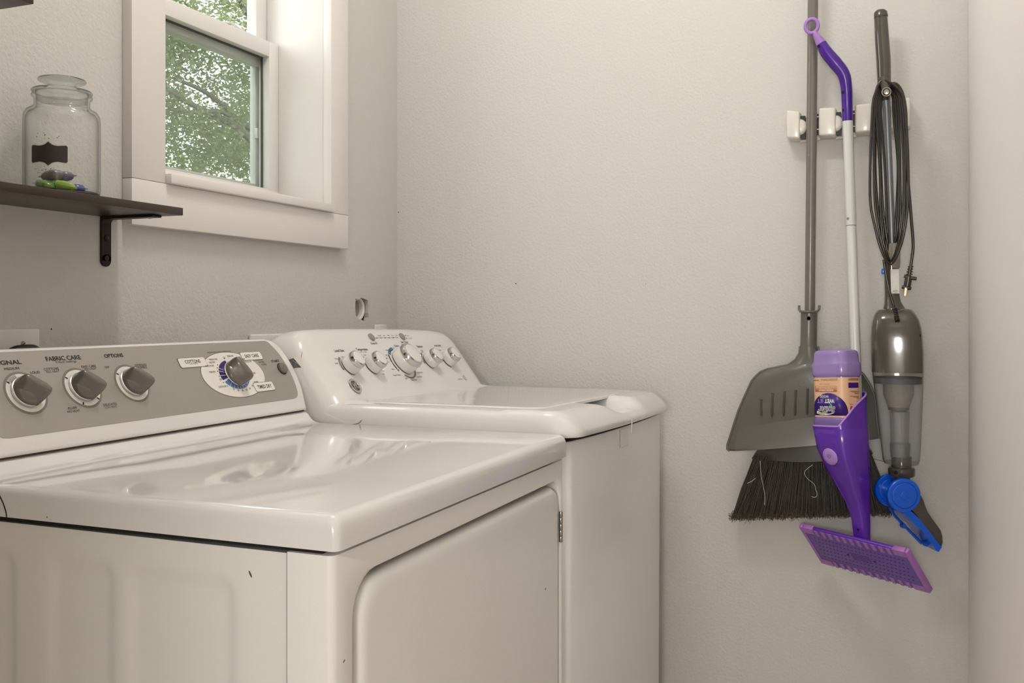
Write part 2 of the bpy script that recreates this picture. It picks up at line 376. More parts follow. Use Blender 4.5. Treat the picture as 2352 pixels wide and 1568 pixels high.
d = bpy.data.lights.new('fill_globe', 'POINT'); d.energy = HALL_POWER; d.color = (1, .975, .95); d.shadow_soft_size = .22
o = bpy.data.objects.new('fill_globe', d); COL.objects.link(o); o.parent = fl; o.location = (0, 0, 1.28)

# ================================================================== DRYER
dry = thing('dryer', 'white front loading dryer with grey control panel, nearest the camera', 'dryer', (1.152, .86, 0))
X0, X1 = .809, 1.495
# left and right cabinet side, pressed with shallow panels
def side_panel(x, sgn):
    b = nb(); ys = [.5702 + i * .0065 for i in range(98)]; zs = [.03 + j * .0085 for j in range(100)]
    wells = ((.632, .778, .842), (.792, .893, .842), (.937, 1.10, .841))
    def dep(y, z):
        d = 0
        for a, c, t in wells:
            k = min(min(y - a, c - y), t - z, z - .08)
            r = .02; dx = min(y - a, c - y); dz = t - z
            if dx < r and dz < r and dx > 0 and dz > 0: k = r - math.hypot(r - dx, r - dz)
            s = max(0, min(1, k / .014)); d = max(d, s * s * (3 - 2 * s))
        return d * .0045
    V = [[b.verts.new((x + sgn * dep(y, z), y, z)) for z in zs] for y in ys]
    for i in range(len(ys) - 1):
        for j in range(len(zs) - 1): b.faces.new((V[i][j], V[i + 1][j], V[i + 1][j + 1], V[i][j + 1]))
    ex = [v.copy() if False else b.verts.new((v.co.x + sgn * .02, v.co.y, v.co.z)) for v in V[0]]
    for j in range(len(zs) - 1): b.faces.new((V[0][j], V[0][j + 1], ex[j + 1], ex[j]))
    et = [b.verts.new((r[-1].co.x + sgn * .02, r[-1].co.y, r[-1].co.z)) for r in V]
    for i in range(len(ys) - 1): b.faces.new((V[i][-1], V[i + 1][-1], et[i + 1], et[i]))
    return obj('side_panel', b, ENAMELM, dry, 60)
side_panel(X0 + .006, 1); side_panel(X1 - .006, -1)
for x0, x1 in ((X0 + .0035, X0 + .02), (X1 - .02, X1 - .0035)):
    b = nb(); box(b, x0, x1, .5672, .5702, .03, .8735); obj('corner_gap_shade', b, GAP, dry)  # dark strip put in as the shade of the corner joint
b = nb(); box(b, X0 + .02, X1 - .02, .56, 1.20, .03, .874); obj('inner_cabinet', b, GAP, dry)
for fx in (X0 + .05, X1 - .05):
    for fy in (.60, 1.15):
        b = nb(); lathe(b, [(.02, 0), (.02, .012), (.012, .014), (.012, .035)], 16, Matrix.Translation((fx, fy, 0))); obj('foot', b, BLACKP, dry)
# front panel wrapping round the corners, with the opening of the door
DX0, DX1, DZ0, DZ1 = .848, 1.4795, .24, .8435
def xz(pts, y): return [(x, y, z) for x, z in pts]
b = nb(); N_ = 6
hole = rrect(DX0, DX1, DZ0, DZ1, (.045, .045, .03, .045), N_)
fo = rrect(X0 + .008, X1 - .008, .03, .8745, .0005, N_)
fo1 = rrect(X0 + .0023, X1 - .0023, .03, .8745, .0005, N_); fo2 = rrect(X0, X1, .03, .8745, .0005, N_)
loft(b, [xz(hole, .548), xz(hole, .5205), xz([(x + (.0018 if x > 1.15 else -.0018), z + (.0018 if z > .5 else -.0018)) for x, z in hole], .5155), xz([(x + (.006 if x > 1.15 else -.006), z + (.006 if z > .5 else -.006)) for x, z in hole], .514), xz(fo, .514), xz(fo1, .5163), xz(fo2, .522), xz(fo2, .5672), xz(rrect(X0 + .02, X1 - .02, .03, .8745, .0005, N_), .5672)], False, False)
obj('front_panel', b, ENAMELM, dry, 50)
b = nb(); box(b, DX0 - .005, DX1 + .005, .549, .553, DZ0 - .005, DZ1 + .005); obj('door_frame_recess', b, ENAMELM, dry)
b = nb(); dl = lambda g, gl: rrect(DX0 + .010 + gl, DX1 - .0035 - g, DZ0 + .004 + g, DZ1 - .0085 - g, (.04, .04, .026, .038), N_)
loft(b, [xz(dl(.003, .003), .546), xz(dl(0, 0), .530), xz(dl(.0012, .0012), .5225), xz(dl(.005, .005), .5165), xz(dl(.010, .010), .514), xz(dl(.017, .017), .5132)], True, True)
door = obj('door', b, ENAMELM, dry, 60)
for zz in (.8085 - .055, .70):
    b = nb(); M = frame((.8515, .53, zz), (0, 1, 0), (0, 0, 1), (1, 0, 0)); lathe(b, [(.0012, 0), (.0045, .0004), (.0052, .0012), (.0045, .002)], 20, frame((.8493, .526, zz), (0, 1, 0), (0, 0, 1), (1, 0, 0)))
    obj('hole_disc', b, ENAMELM, door)
b = nb(); lathe(b, [(.0042, -.002), (.0042, .0008), (.003, .0025), (0, .003)], 18, frame((.8495, .5235, .7690), (0, 1, 0), (0, 0, 1), (1, 0, 0))); obj('screw', b, pm('dark_screw', (70, 64, 56), .35, metal=.8), door)
for k in range(5):
    b = nb(); z0 = .744 + k * .0099; lathe(b, [(.0028, 0), (.0031, .0006), (.0031, .0086), (.0028, .0092)], 14, Matrix.Translation((1.4758, .5125, z0))); obj('hinge_knuckle', b, STEEL, dry)
# top with rounded edges and the raised ledge under the console
PR = [(.508, .8795), (.508, .899), (.509, .905), (.5115, .910), (.5155, .9132), (.521, .9145), (.74, .9145), (.965, .9145), (.978, .9152), (.988, .9180), (.996, .9235), (1.001, .9300), (1.007, .9345), (1.015, .936), (1.20, .936), (1.20, .8795)]
b = nb(); rings = []
for x, d in ((X0 - .002, .0125), (X0 - .0008, .0065), (X0 + .002, .0028), (X0 + .006, .0008), (X0 + .011, 0), (1.0, 0), (1.3, 0), (X1 - .009, 0), (X1 - .004, .0008), (X1, .0028), (X1 + .0028, .0065), (X1 + .004, .0125)):
    rings.append([(x, y + (d * .55 if i < 5 else 0), z - (d * min(1, (z - .8795) / .02))) for i, (y, z) in enumerate(PR)])
loft(b, rings); obj('top_panel', b, ENAMEL, dry, 50)
b = nb(); tube(b, cr([(X0 - .0022, .9436, .8795), (X0 - .0022, .9445, .885), (X0 - .0022, .949, .895), (X0 - .0018, .9565, .9056), (X0 + .001, .962, .911)], 5), .0007, 6); obj('side_seam', b, GAP, dry)
b = nb(); box(b, X0 + .006, X1 - .006, .53, 1.19, .8745, .8797); obj('top_gap_shade', b, GAP, dry)  # dark box standing for the shade under the top panel
# console
TH = math.radians(31); DU = Vector((1, 0, 0)); DV = Vector((0, math.sin(TH), math.cos(TH))); DM = frame((0, 1.0, .936), DU, DV)
def dsh(i):      # outline of the console front, inset by i, in panel coordinates
    R_ = [(1.4906, .0015), (1.502, .028), (1.5105, .055), (1.513, .085), (1.510, .112), (1.502, .134), (1.487, .147), (1.465, .1515)]
    L_ = [(2.304 - x, s) for x, s in reversed(R_)]
    pts = cr([(x, s, 0) for x, s in R_], 2) + cr([(x, s, 0) for x, s in L_], 2)
    cx_, cs = 1.152, .078; w = .36; h = .0745
    return [(cx_ + (p.x - cx_) * (1 - i / w), cs + (p.y - cs) * (1 - i / h)) for p in pts]
def dring(i, n, back=None): return [tuple(DM @ Vector((x, s, n))) for x, s in dsh(i)]
b = nb()
def drop(ring, dy): return [(x, y + dy, z) for x, y, z in ring]
r0 = dring(0, -.006)
loft(b, [dring(.0055, 0), dring(.002, -.0012), dring(.0004, -.0035), r0, drop(r0, .03), drop([(x, y, .94 + (z - .94) * .93) for x, y, z in r0], .062), drop([(x, y, .94 + (z - .94) * .6) for x, y, z in r0], .085)])
con = obj('console', b, WPLAST, dry, 50)
b = nb(); box(b, X0 + .012, X1 - .012, 1.0035, 1.19, .9345, .9385); obj('console_gap_shade', b, pm('brown_gap_shade', (60, 44, 30), .9, var=(90, .4)), dry)  # brown bar painted as the shade in the gap under the console
# grey face with rounded corners
gp = [(.853, .0258), (1.4825, .0258), (1.4925, .060), (1.4925, .092), (1.487, .118), (1.472, .1415), (1.466, .1452), (.868, .1452), (.862, .1415), (.847, .118), (.842, .092), (.842, .060)]
b = nb(); prism(b, rpoly(gp, [.02, .02, .02, .02, .02, .012, .008, .008, .012, .02, .02, .02], 4), -.001, .0007, DM); face = obj('control_panel', b, PANEL, dry, 30)
def flat(bm, pts, n, M): prism(bm, pts, n - .0003, n, M)
ik, ig = nb(), nb()
RIMG = pm('darker_grey_rim', (122, 117, 109), .5)
def plate(name, rim_pts, pts, n):
    b = nb(); flat(b, pts, n + .0003, DM); o = obj(name, b, WPRINT, face); b = nb(); flat(b, rim_pts, n, DM); obj('rim', b, RIMG, o); return o
KC = [(.9203, .0842), (1.0125, .0843), (1.1046, .0844)]
for x, s in KC:
    plate('dial_plate', ell(x, s, .0312, .0312), ell(x, s, .0278, .0278), .0009)
DC = (1.336, .0835)
plate('dial_plate', ell(DC[0], DC[1], .0799, .0439), ell(DC[0], DC[1], .0785, .0425), .0009)
for (x, s), w, h in (((1.2506, 0.1113), .062, .0165), ((1.4044, 0.1161), .056, .015), ((1.3985, 0.0553), .053, .0165)):
    q = [(x - w / 2, s - h / 2), (x + w / 2, s - h / 2), (x + w / 2, s + h / 2), (x - w / 2, s + h / 2)]
    qo = [(x - w / 2 - .001, s - h / 2 - .001), (x + w / 2 + .001, s - h / 2 - .001), (x + w / 2 + .001, s + h / 2 + .001), (x - w / 2 - .001, s + h / 2 + .001)]
    plate('label_tag', rpoly(qo, .004), rpoly(q, .004), .0013)
nv, sb, wl_ = nb(), nb(), nb()
flat(nv, arc(DC[0], DC[1], .018, .0345, 100, 198, 24, 1.04, .80), .0015, DM); flat(sb, arc(DC[0], DC[1], .018, .0345, 206, 342, 30, 1.04, .80), .0015, DM)
for a in (150, 162, 180): flat(wl_, arc(DC[0], DC[1], .018, .037, a - .9, a + .9, 2, 1.04, .80), .0018, DM)
for a in (228, 244, 258, 270, 282, 296, 311, 327): flat(wl_, arc(DC[0], DC[1], .018, .036, a - .6, a + .6, 2, 1.04, .80), .0018, DM)
obj('navy_arc', nv, NAVY, face); obj('blue_arc', sb, SKYB, face); obj('arc_ticks', wl_, WPRINT, face, kind='stuff')
def dt(bmx, text, c, h, w=None, **k): put(bmx, text, c[0], c[1], h, DM, w, lift=k.pop('lift', .0010), **k)
dt(ik, 'SIGNAL', (0.9132, 0.1295), .0059, .040, weight=.0002); dt(ik, 'FABRIC CARE', (1.0029, 0.1317), .0064, .059, weight=.0002); dt(ik, 'OPTIONS', (1.0939, 0.1314), .0059, .036, weight=.0002)
dt(ig, '4 Heat Settings', (1.0046, 0.1262), .0037, .036)
dt(ik, 'MEDIUM', (0.9151, 0.1204), .0036, .022); dt(ik, 'LOUD', (0.9476, 0.1127), .0036, .015)
dt(ik, 'COTTONS', (0.9753, 0.1164), .0037, .024); dt(ig, 'REG HEAT', (0.9761, 0.1124), .0035, .0215)
dt(ik, 'EASY CARE', (1.04, 0.1166), .0037, .026); dt(ig, 'MED HEAT', (1.041, 0.1124), .0035, .0215)
dt(ik, 'FLUFF', (0.9815, 0.0559), .0037, .0145); dt(ig, 'NO HEAT', (0.981, 0.0513), .0036, .0205)
dt(ik, 'DELICATES', (1.0467, 0.0552), .0037, .0245); dt(ig, 'LOW HEAT', (1.0462, 0.0508), .0036, .022)
dt(ik, 'OFF', (1.0717, 0.1132), .0036, .0085); dt(ik, 'EXTENDED', (1.1377, 0.113), .0037, .0235); dt(ik, 'TUMBLE', (1.1387, 0.1089), .0037, .019)
dt(ik, 'COTTONS', (1.2504, 0.1128), .0059, .036, weight=.0002, lift=.0017); dt(ik, 'AUTOMATIC', (1.2514, 0.1085), .0022, .019, lift=.0017)
dt(ik, 'EASY CARE', (1.4045, 0.1162), .0061, .038, weight=.0002, lift=.0017); dt(ik, 'TIMED DRY', (1.399, 0.0554), .0066, .039, weight=.0002, lift=.0017)
dt(ik, 'START', (1.4646, 0.103), .0048, .024, weight=.0001)
for t, c, w in (('WRINKLE CARE', (1.3014, 0.1143), .0207), ('LESS DRY', (1.2955, 0.1089), .0152), ('OPTIMUM DRY', (1.285, 0.1026), .0226), ('MORE DRY', (1.2852, 0.0915), .0160), ('OFF', (1.2966, 0.0769), .0059), ('QUICK FLUFF 10', (1.2945, 0.0635), .0238), ('20', (1.3168, 0.0571), .0039), ('30', (1.3263, 0.0538), .0039), ('40', (1.3372, 0.0525), .0039), ('50', (1.3474, 0.0531), .0039), ('60', (1.3578, 0.0548), .0039), ('70', (1.368, 0.0589), .0039), ('80 MIN', (1.3822, 0.0658), .0113), ('OFF', (1.3307, 0.1162), .0055), ('MORE DRY', (1.3481, 0.1184), .0160), ('LESS DRY', (1.3683, 0.1147), .0144), ('DAMP', (1.3774, 0.1108), .0090), ('WRINKLE CARE', (1.3864, 0.1056), .0203), ('OFF', (1.3893, 0.0824), .0055)):
    dt(ik, t, c, .0033, w, lift=.0017)
dt(ig, 'ADJUST FOR LOAD / FABRIC TYPE', (1.3265, 0.1277), .0027, .062, lift=.0010)
for i, t in enumerate(('WRINKLE FREE', 'HEAT PRESS', 'RELEASE')): dt(ig, t, ((1.4204, 0.1079)[0] + i * .0035, (1.4204, 0.1079)[1] - i * .0050), .0030, (.020, .017, .014)[i])
for c, a, l in ((KC[0], 140, .0046), (KC[1], 140, .0046), (KC[1], 246, .0046), (KC[1], -46, .0046), (KC[2], 140, .0046)):
    cx, cy = c[0] + .0258 * math.cos(math.radians(a)), c[1] + .0258 * math.sin(math.radians(a))
    pts = [(cx + p * math.cos(math.radians(a)) - q * math.sin(math.radians(a)), cy + p * math.sin(math.radians(a)) + q * math.cos(math.radians(a))) for p, q in ell(0, 0, .0023, .0011, 10)]
    flat(ik, pts, .0016, DM)
for a in range(102, 136, 4): flat(ig, arc(KC[0][0], KC[0][1], .020, .0275, a - .5, a + .5, 1), .0015, DM)
for a, r in ((98, .039), (140, .039), (152, .039), (164, .039), (181, .039), (204, .040), (345, .040)):
    flat(ik, ell(DC[0] + r * math.cos(math.radians(a)), DC[1] + .8 * r * math.sin(math.radians(a)), .0011, .0009, 8), .0016, DM)
obj('black_lettering', ik, INK, face, None, kind='stuff'); obj('grey_lettering', ig, INKG, face, None, kind='stuff')
# knobs: chrome collar, grey dome and the paddle grip
def dryer_knob(c, r, ang, name='knob'):
    M = DM @ Matrix.Translation((c[0], c[1], .001)) @ Matrix.Rotation(math.radians(ang), 4, 'Z')
    b = nb(); lathe(b, [(r * 1.00, 0), (r * 1.06, .0008), (r * 1.06, .0034), (r * .98, .0044)], 36, M); 
    k = nb(); lathe(k, [(r * .99, .003), (r * 1.0, .0045), (r * .985, .007), (r * .93, .0100), (r * .80, .0128), (r * .55, .0148), (r * .2, .0158), (0, .016)], 40, M)
    g = []
    for h, a, w in ((.004, 1.00, .80), (.010, 1.02, .66), (.016, 1.03, .50), (.022, 1.00, .38), (.0255, .95, .31), (.0275, .88, .25), (.0285, .74, .16)):
        ring = []
        for j in range(36):
            t = 2 * PI * j / 36; cc, ss = math.cos(t), math.sin(t)
            ring.append((r * a * math.copysign(abs(cc) ** .62, cc), r * w * math.copysign(abs(ss) ** .8, ss) * (1 - .12 * cc), h))
        g.append(ring)
    loft(k, g, True, True, M)
    kb = obj(name, k, KNOBG, dry, 42)
    obj('chrome_collar', b, CHROME, kb); return kb
dryer_knob(KC[0], .0205, 140); dryer_knob(KC[1], .0205, 140); dryer_knob(KC[2], .0205, 140); dryer_knob(DC, .0225, 112, 'dial_knob')
b = nb(); bc = (1.4732, 0.0865); lathe(b, [(.0105, 0), (.0108, .003), (.0100, .0046), (.0075, .0056), (0, .006)], 28, DM @ Matrix.Translation((bc[0], bc[1], .001))); obj('start_button', b, KNOBG, dry)
b = nb(); flat(b, ell(bc[0], bc[1], .0118, .0118), .0010, DM); obj('button_gap_shade', b, GAP, face)  # dark disc painted as the shade round the button

# ================================================================== WASHER (built level; the machine stands rolled by about one degree)
was = thing('washer', 'white top loading washer with chrome trimmed knobs, in the corner', 'washer', (1.502, .50, .014), (0, .02, 0), local=True)
WW = .69
def bulge(x): t = (x - WW / 2) / (WW / 2); return -.012 * (1 - t * t)
def cyl_outline(inset, rc=.03, fy=0.):
    """plan outline, front slightly convex, rounded front corners, back at .70"""
    pts = [(WW - inset, .70), (inset, .70)]
    pts += [(inset + rc - rc * math.cos(a), fy + inset + rc - rc * math.sin(a) + bulge(0)) for a in [PI / 2 * i / 6 for i in range(7)]]
    pts += [(x, fy + inset + bulge(x)) for x in [inset + rc + (WW - 2 * inset - 2 * rc) * i / 12 for i in range(1, 12)]]
    pts += [(WW - inset - rc + rc * math.sin(a), fy + inset + rc - rc * math.cos(a) + bulge(0)) for a in [PI / 2 * i / 6 for i in range(7)]]
    return pts
b = nb(); o_ = cyl_outline(.004, .03, .014); loft(b, [[(x, y, .03) for x, y in o_], [(x, y, .8805) for x, y in o_], [(x + (.0015 if x < .3 else -.0015), y + .0015, .8825) for x, y in o_]]); obj('cabinet', b, ENAMELM, was, 50)
b = nb(); o_ = cyl_outline(.008, .03, .014); loft(b, [[(x, y, .878) for x, y in o_], [(x, y, .8925) for x, y in o_]]); obj('cover_gap_shade', b, GAP, was)  # dark band standing for the shade between cabinet and cover
for fx in (.06, .63):
    for fy in (.08, .64):
        b = nb(); q = -.0135 + .02 * fx; lathe(b, [(.022, q), (.022, q + .012), (.010, q + .014), (.010, .035)], 16, Matrix.Translation((fx, fy, 0))); obj('foot', b, BLACKP, was)
# top cover, a loft of side profiles; the finger scoop is cut into its front lip
def scoop(x):
    a, c, e, g = .205, .335, .405, .455
    if x <= a or x >= g: return 0.
    if x < c: t = (x - a) / (c - a); return t * t * (3 - 2 * t)
    if x <= e: return 1.
    t = (g - x) / (g - e); return t * t * (3 - 2 * t)
b = nb(); rings = []
xs = [(-.0005, .030), (.0005, .017), (.003, .0085), (.0075, .0032), (.013, .0008), (.020, 0), (.034, 0)]
xs += [(.05 + .0125 * i, 0) for i in range(48)]
xs = [q for q in xs if q[0] < .655] + [(.656, 0), (.668, .0012), (.677, .0045), (.684, .0105), (.6885, .019), (.6905, .030)]
DZ = .9335
for x, d in xs:
    s = scoop(x); f = bulge(x) + (.03 * (1 - min(1, (x if x < .3 else WW - x) / .03)) ** 2 if min(x, WW - x) < .03 else 0)
    lip = DZ - .0005 - .020 * s
    P_ = [(.015 + f, .889), (.004 + f, .8905), (.002 + f, .8945), (.005 + f, .902), (.011 + f, .9105 - .004 * s), (.020 + f, .9195 - .010 * s), (.032 + f - .006 * s, lip - .0045 + .002 * s), (.044 + f - .014 * s, lip - .0008 - .001 * s), (.058 + f - .022 * s, lip - .003 * s), (.066 + f - .022 * s, lip - .010 * s), (.074 + f - .018 * s, DZ - .034 * s), (.112, DZ - .034 * s), (.128, DZ - .018 * s), (.14, DZ - .002), (.30, DZ - .002), (.46, DZ - .002), (.66, DZ - .002), (.70, DZ - .004), (.70, .889)]
    rings.append([(x, y, max(.889, z - d * (z - .889) / .0445)) for y, z in P_])
loft(b, rings); obj('top_cover', b, ENAMEL, was, 55)
# lid with a thin shadow line round it
b = nb(); l0 = rrect(.046, .650, .078, .432, (.03, .03, .012, .012), 6)
ins = lambda k: rrect(.046 + k, .650 - k, .078 + k, .432 - k, (.03, .03, .012, .012), 6)
loft(b, [[(x, y, DZ - .006) for x, y in ins(.002)], [(x, y, DZ - .0006) for x, y in ins(0)], [(x, y, DZ + .0008) for x, y in ins(.0016)], [(x, y, DZ + .0014) for x, y in ins(.006)], [(x, y, DZ + .0012) for x, y in ins(.03)], [(x, y, DZ + .0002) for x, y in ins(.07)]])
obj('lid', b, ENAMEL, was, 60)
# clear safety seal taped across the gap
b = nb(); rbox(b, .283, .341, .0046, .0054, .846, .8795, .0003, 1); rbox(b, .300, .308, -.0118, -.0110, .874, .899, .0002, 1); obj('seal_strip', b, pm('seal_plastic', (232, 230, 226), .25), was)
# console
TW = math.radians(38); WV = Vector((0, math.sin(TW), math.cos(TW))); WM = frame((0, .45, .929), (1, 0, 0), WV)
WN = Vector((0, -math.cos(TW), math.sin(TW)))
def wyz(s, n): p = Vector((0, .45, .929)) + WV * s + WN * n; return (p.y, p.z)
b = nb(); rings = []
def sta(x, n, top, base):
    f = [base, wyz(.012, n * 1.1), wyz(.045, n), wyz(.09, n * .9), wyz(.13, n * .8), wyz(top - .012, n * .7)]
    t0 = wyz(top, n * .7); f += [(t0[0] + .004, t0[1] + .0005), (t0[0] + .016, t0[1] + .004), (t0[0] + .05, t0[1] + .001), (.675, t0[1] - .03), (.69, .98), (.69, .895), (base[0] + .02, .895)]
    return [(x, y, z) for y, z in f]
def arch(x): t = (x - .345) / .345; return .1735 - .006 * t * t
B0 = (.385, .930)
for x, n, tp, bs in ((-.001, -.036, .118, (.425, .895)), (.003, -.027, .132, (.405, .905)), (.010, -.0175, .146, (.392, .918)), (.020, -.0095, .157, (.386, .926)), (.032, -.004, .163, (.386, .930)), (.046, -.0012, .167, (.40, .931)), (.06, 0, .1685, (.43, .931))): rings.append(sta(x, n, tp, bs))
for i in range(1, 13): x = .06 + .57 * i / 13; rings.append(sta(x, 0, arch(x), (.444, .9305)))
for x, n, tp, bs in ((.63, 0, .1655, (.43, .931)), (.644, -.0012, .163, (.40, .931)), (.658, -.004, .157, (.386, .930)), (.670, -.0095, .146, (.386, .926)), (.680, -.0175, .132, (.392, .918)), (.687, -.027, .118, (.405, .905)), (.691, -.036, .10, (.425, .895))): rings.append(sta(x, n, tp, bs))
loft(b, rings); wcon = obj('console', b, WPLAST, was, 60)
b = nb(); tube(b, [tuple(WM @ Vector((x, -.0012, .0006))) for x in (.085, .25, .45, .662)], .0011, 6); tube(b, cr([(.0305, .3855, .9318), (.012, .3915, .922), (.001, .404, .907), (-.0012, .424, .896), (-.0012, .50, .8945)], 4), .0008, 6); obj('console_seam', b, pm('soft_seam', (120, 112, 102), .8), was)
wi, wg, wb_, wf = nb(), nb(), nb(), nb()
def wt(bmx, text, c, h, w=None, **k): put(bmx, text, c[0], c[1], h, WM, w, lift=.0006, **k)
wt(wi, 'Load Size', (0.1123, 0.1235), .0061, .034, weight=.0001); wt(wi, 'Temperature', (0.1997, 0.125), .0061, .043, weight=.0001); wt(wf, 'Auto Temp Control', (0.1979, 0.1184), .0028, .028)
for t, c, w in (('Medium', (0.0852, 0.1042), .0137), ('Large', (0.1093, 0.1087), .0098), ('Small', (0.0741, 0.0936), .0101), ('Cold', (0.1965, 0.1104), .0082), ('Tap', (0.1683, 0.1037), .0070), ('Cold', (0.1687, 0.0991), .0082), ('Warm', (0.2272, 0.0694), .0094), ('Hot', (0.2205, 0.0613), .0066), ('Heavy', (0.2991, 0.1212), .0113), ('Normal', (0.3281, 0.1258), .0140), ('Light', (0.352, 0.1223), .0086), ('Light', (0.2831, 0.1085), .0086), ('Normal', (0.2687, 0.0911), .0140), ('Heavy', (0.2716, 0.0716), .0113), ('Towels / Sheets', (0.2719, 0.0564), .0312), ('Jeans', (0.3017, 0.0461), .0121), ('Bulky Items', (0.3297, 0.0409), .0257), ('Active Wear', (0.3625, 0.0473), .0250), ('Drain & Spin', (0.3775, 0.0581), .0257), ('Delicates', (0.3859, 0.0736), .0203), ('Extra', (0.4558, 0.1175), .0090), ('Spin', (0.4545, 0.1133), .0078), ('2nd Rinse', (0.43, 0.1095), .0160), ('Off', (0.4219, 0.0984), .0051), ('30 Min', (0.5485, 0.116), .0113), ('15 Min', (0.5236, 0.1107), .0113)):
    wt(wi, t, c, .0038, w)
wt(wb_, 'Colors', (0.3532, 0.1318), .0053, .0215, weight=.00015); wt(wi, 'Whites', (0.2659, 0.1003), .0048, .0225, weight=.0003)
wt(wi, 'Options', (0.4586, 0.1286), .0056, .027, weight=.0001); wt(wi, 'Auto Soak', (0.5512, 0.1301), .0056, .034, weight=.0001)
wt(wi, 'Deep Fill', (0.2643, 0.1395), .0043, .0255, weight=.0001)
for t, c, w in (('Deep Fill', (0.3086, 0.1599), .0144), ('Soak', (0.3284, 0.1602), .0086), ('Wash', (0.3477, 0.1603), .0090), ('Rinse', (0.3655, 0.1604), .0090), ('Spin', (0.384, 0.1605), .0074), ('Pause', (0.4373, 0.16), .0090), ('Lid Locked', (0.4391, 0.1521), .0156)): wt(wi, t, c, .0034, w)
wt(wi, 'Start / Pause', (0.3999, 0.1418), .0041, .033, weight=.0001); wt(wi, 'Hold 3 Secs to Stop', (0.3979, 0.1361), .0030, .037)
for c in ((0.2903, 0.153), (0.308, 0.1532), (0.3265, 0.1534), (0.3445, 0.1536), (0.3625, 0.1538), (0.3812, 0.154), (0.4263, 0.1598), (0.4228, 0.152)): flat(wi, ell(c[0], c[1], .0016, .0013, 8), .0008, WM)
flat(wf, [((0.2757, 0.1527)[0], .1536), ((0.3812, 0.154)[0], .1545), ((0.3812, 0.154)[0], .1549), ((0.2757, 0.1527)[0], .1540)], .0006, WM)
MK = (.3274, .0858)
flat(wb_, arc(MK[0], MK[1], .0345, .0415, 92, 140, 14), .0008, WM)
flat(wi, arc(MK[0], MK[1], .0395, .0425, 146, 176, 8), .0008, WM); flat(wi, arc(MK[0], MK[1], .0395, .0425, 178, 200, 8), .0008, WM); flat(wi, arc(MK[0], MK[1], .0395, .0425, 202, 209, 4), .0008, WM)
flat(wf, arc(MK[0], MK[1], .0375, .0415, 232, 326, 20), .0007, WM)
for a in (100, 116, 131): c = (MK[0] + .038 * math.cos(math.radians(a)), MK[1] + .038 * math.sin(math.radians(a))); 
wd = nb()
for a in (103, 133): flat(wd, ell(MK[0] + .038 * math.cos(math.radians(a)), MK[1] + .038 * math.sin(math.radians(a)), .0012, .0012, 8), .0011, WM)
obj('indicator_dots', wd, WPRINT, wcon, kind='stuff')
for (x, s), a0, a1 in (((.1099, .0842), 118, 196), ((.1941, .082), 105, 170), ((.4544, .0856), 112, 190), ((.5489, .0866), 112, 185)): flat(wf, arc(x, s, .0225, .0275, a0, a1, 10), .0007, WM)
lg = (0.5781, 0.0334); wt(wf, 'ENERGY STAR', (0.5495, 0.031), .0036, .022); flat(wf, arc(lg[0], lg[1], .0056, .0066, 20, 330, 16), .0007, WM); wt(wf, 'e', lg, .006, .005, shear=.2)
obj('black_lettering', wi, INK, wcon, None, kind='stuff'); obj('blue_lettering', wb_, INKB, wcon, None, kind='stuff'); obj('grey_lettering', wf, INKF, wcon, None, kind='stuff')
def washer_knob(c, r, h, name='knob'):
    M = WM @ Matrix.Translation((c[0], c[1], 0))
    b = nb(); lathe(b, [(r * 1.02, .0022), (r * 1.03, .004), (r * .985, h * .62), (r * .95, h * .66)], 40, M); k = obj(name, b, WPLAST, was, 40)
    b = nb(); lathe(b, [(r * .95, h * .645), (r * 1.005, h * .68), (r * 1.0, h * .80), (r * .93, h * .95), (r * .80, h * 1.0), (r * .79, h * .99)], 40, M); obj('chrome_bezel', b, CHROME, k, 30)
    b = nb(); lathe(b, [(r * .80, h * .975), (r * .785, h * 1.0), (r * .70, h * 1.012), (0, h * 1.02)], 40, M); obj('knob_face', b, WPLAST, k, 60)
    b = nb(); lathe(b, [(r * .98, .0004), (r * .98, .003)], 40, M); obj('knob_gap_shade', b, GAP, k)  # dark disc painted as the shade under the knob
for c in ((.1099, .0842), (.1941, .082), (.4544, .0856), (.5489, .0866)): washer_knob(c, .0195, .030)
washer_knob(MK, .030, .036, 'cycle_knob')
for c in ((0.2691, 0.155), (0.4052, 0.1564)):
    b = nb(); M = WM @ Matrix.Translation((c[0], c[1], 0)); lathe(b, [(.0092, 0), (.0094, .0022), (.0086, .0034), (0, .0038)], 28, M); obj('push_button', b, pm('silver_button', (150, 147, 140), .35, metal=.4), was)
# oval chrome emblem with curled monogram
c = (.0862, .0385); M = WM @ Matrix.Translation((c[0], c[1], 0)) @ Matrix.Rotation(0, 4, 'Z')
b = nb(); lathe(b, [(.0150, 0), (.0165, .0012), (.0162, .0026), (.0142, .0032), (.0118, .0024), (.0115, .0016)], 40, M); em = obj('emblem', b, CHROME, was)
b = nb(); lathe(b, [(.0120, .0012), (.0120, .0019), (0, .0020)], 36, M); obj('emblem_field', b, pm('emblem_grey', (88, 84, 78), .4, metal=.5), em)
b = nb()
def curl(pts): tube(b, cr([tuple(M @ Vector((x * .001, y * .001, .0025))) for x, y in pts], 5), .00055, 6)
curl([(-1, 5.5), (-4, 6), (-6, 3.5), (-5, .5), (-2, .5), (-1.5, 3), (-3.5, 3.5)]); curl([(-5, .5), (-5.5, -3), (-3, -5.5), (-.5, -3.5), (-1.5, -1), (-3.5, -2)])
curl([(5.5, 4), (3.5, 6.2), (1, 5), (1, 2), (3.5, 1), (5, 2.5), (3.5, 4)]); curl([(3.5, 1), (1, -.5), (1, -4), (3.5, -5.8), (6, -4), (5, -2), (3.5, -2.8)]); curl([(-1.5, -1), (0, 0), (1.5, 2)])
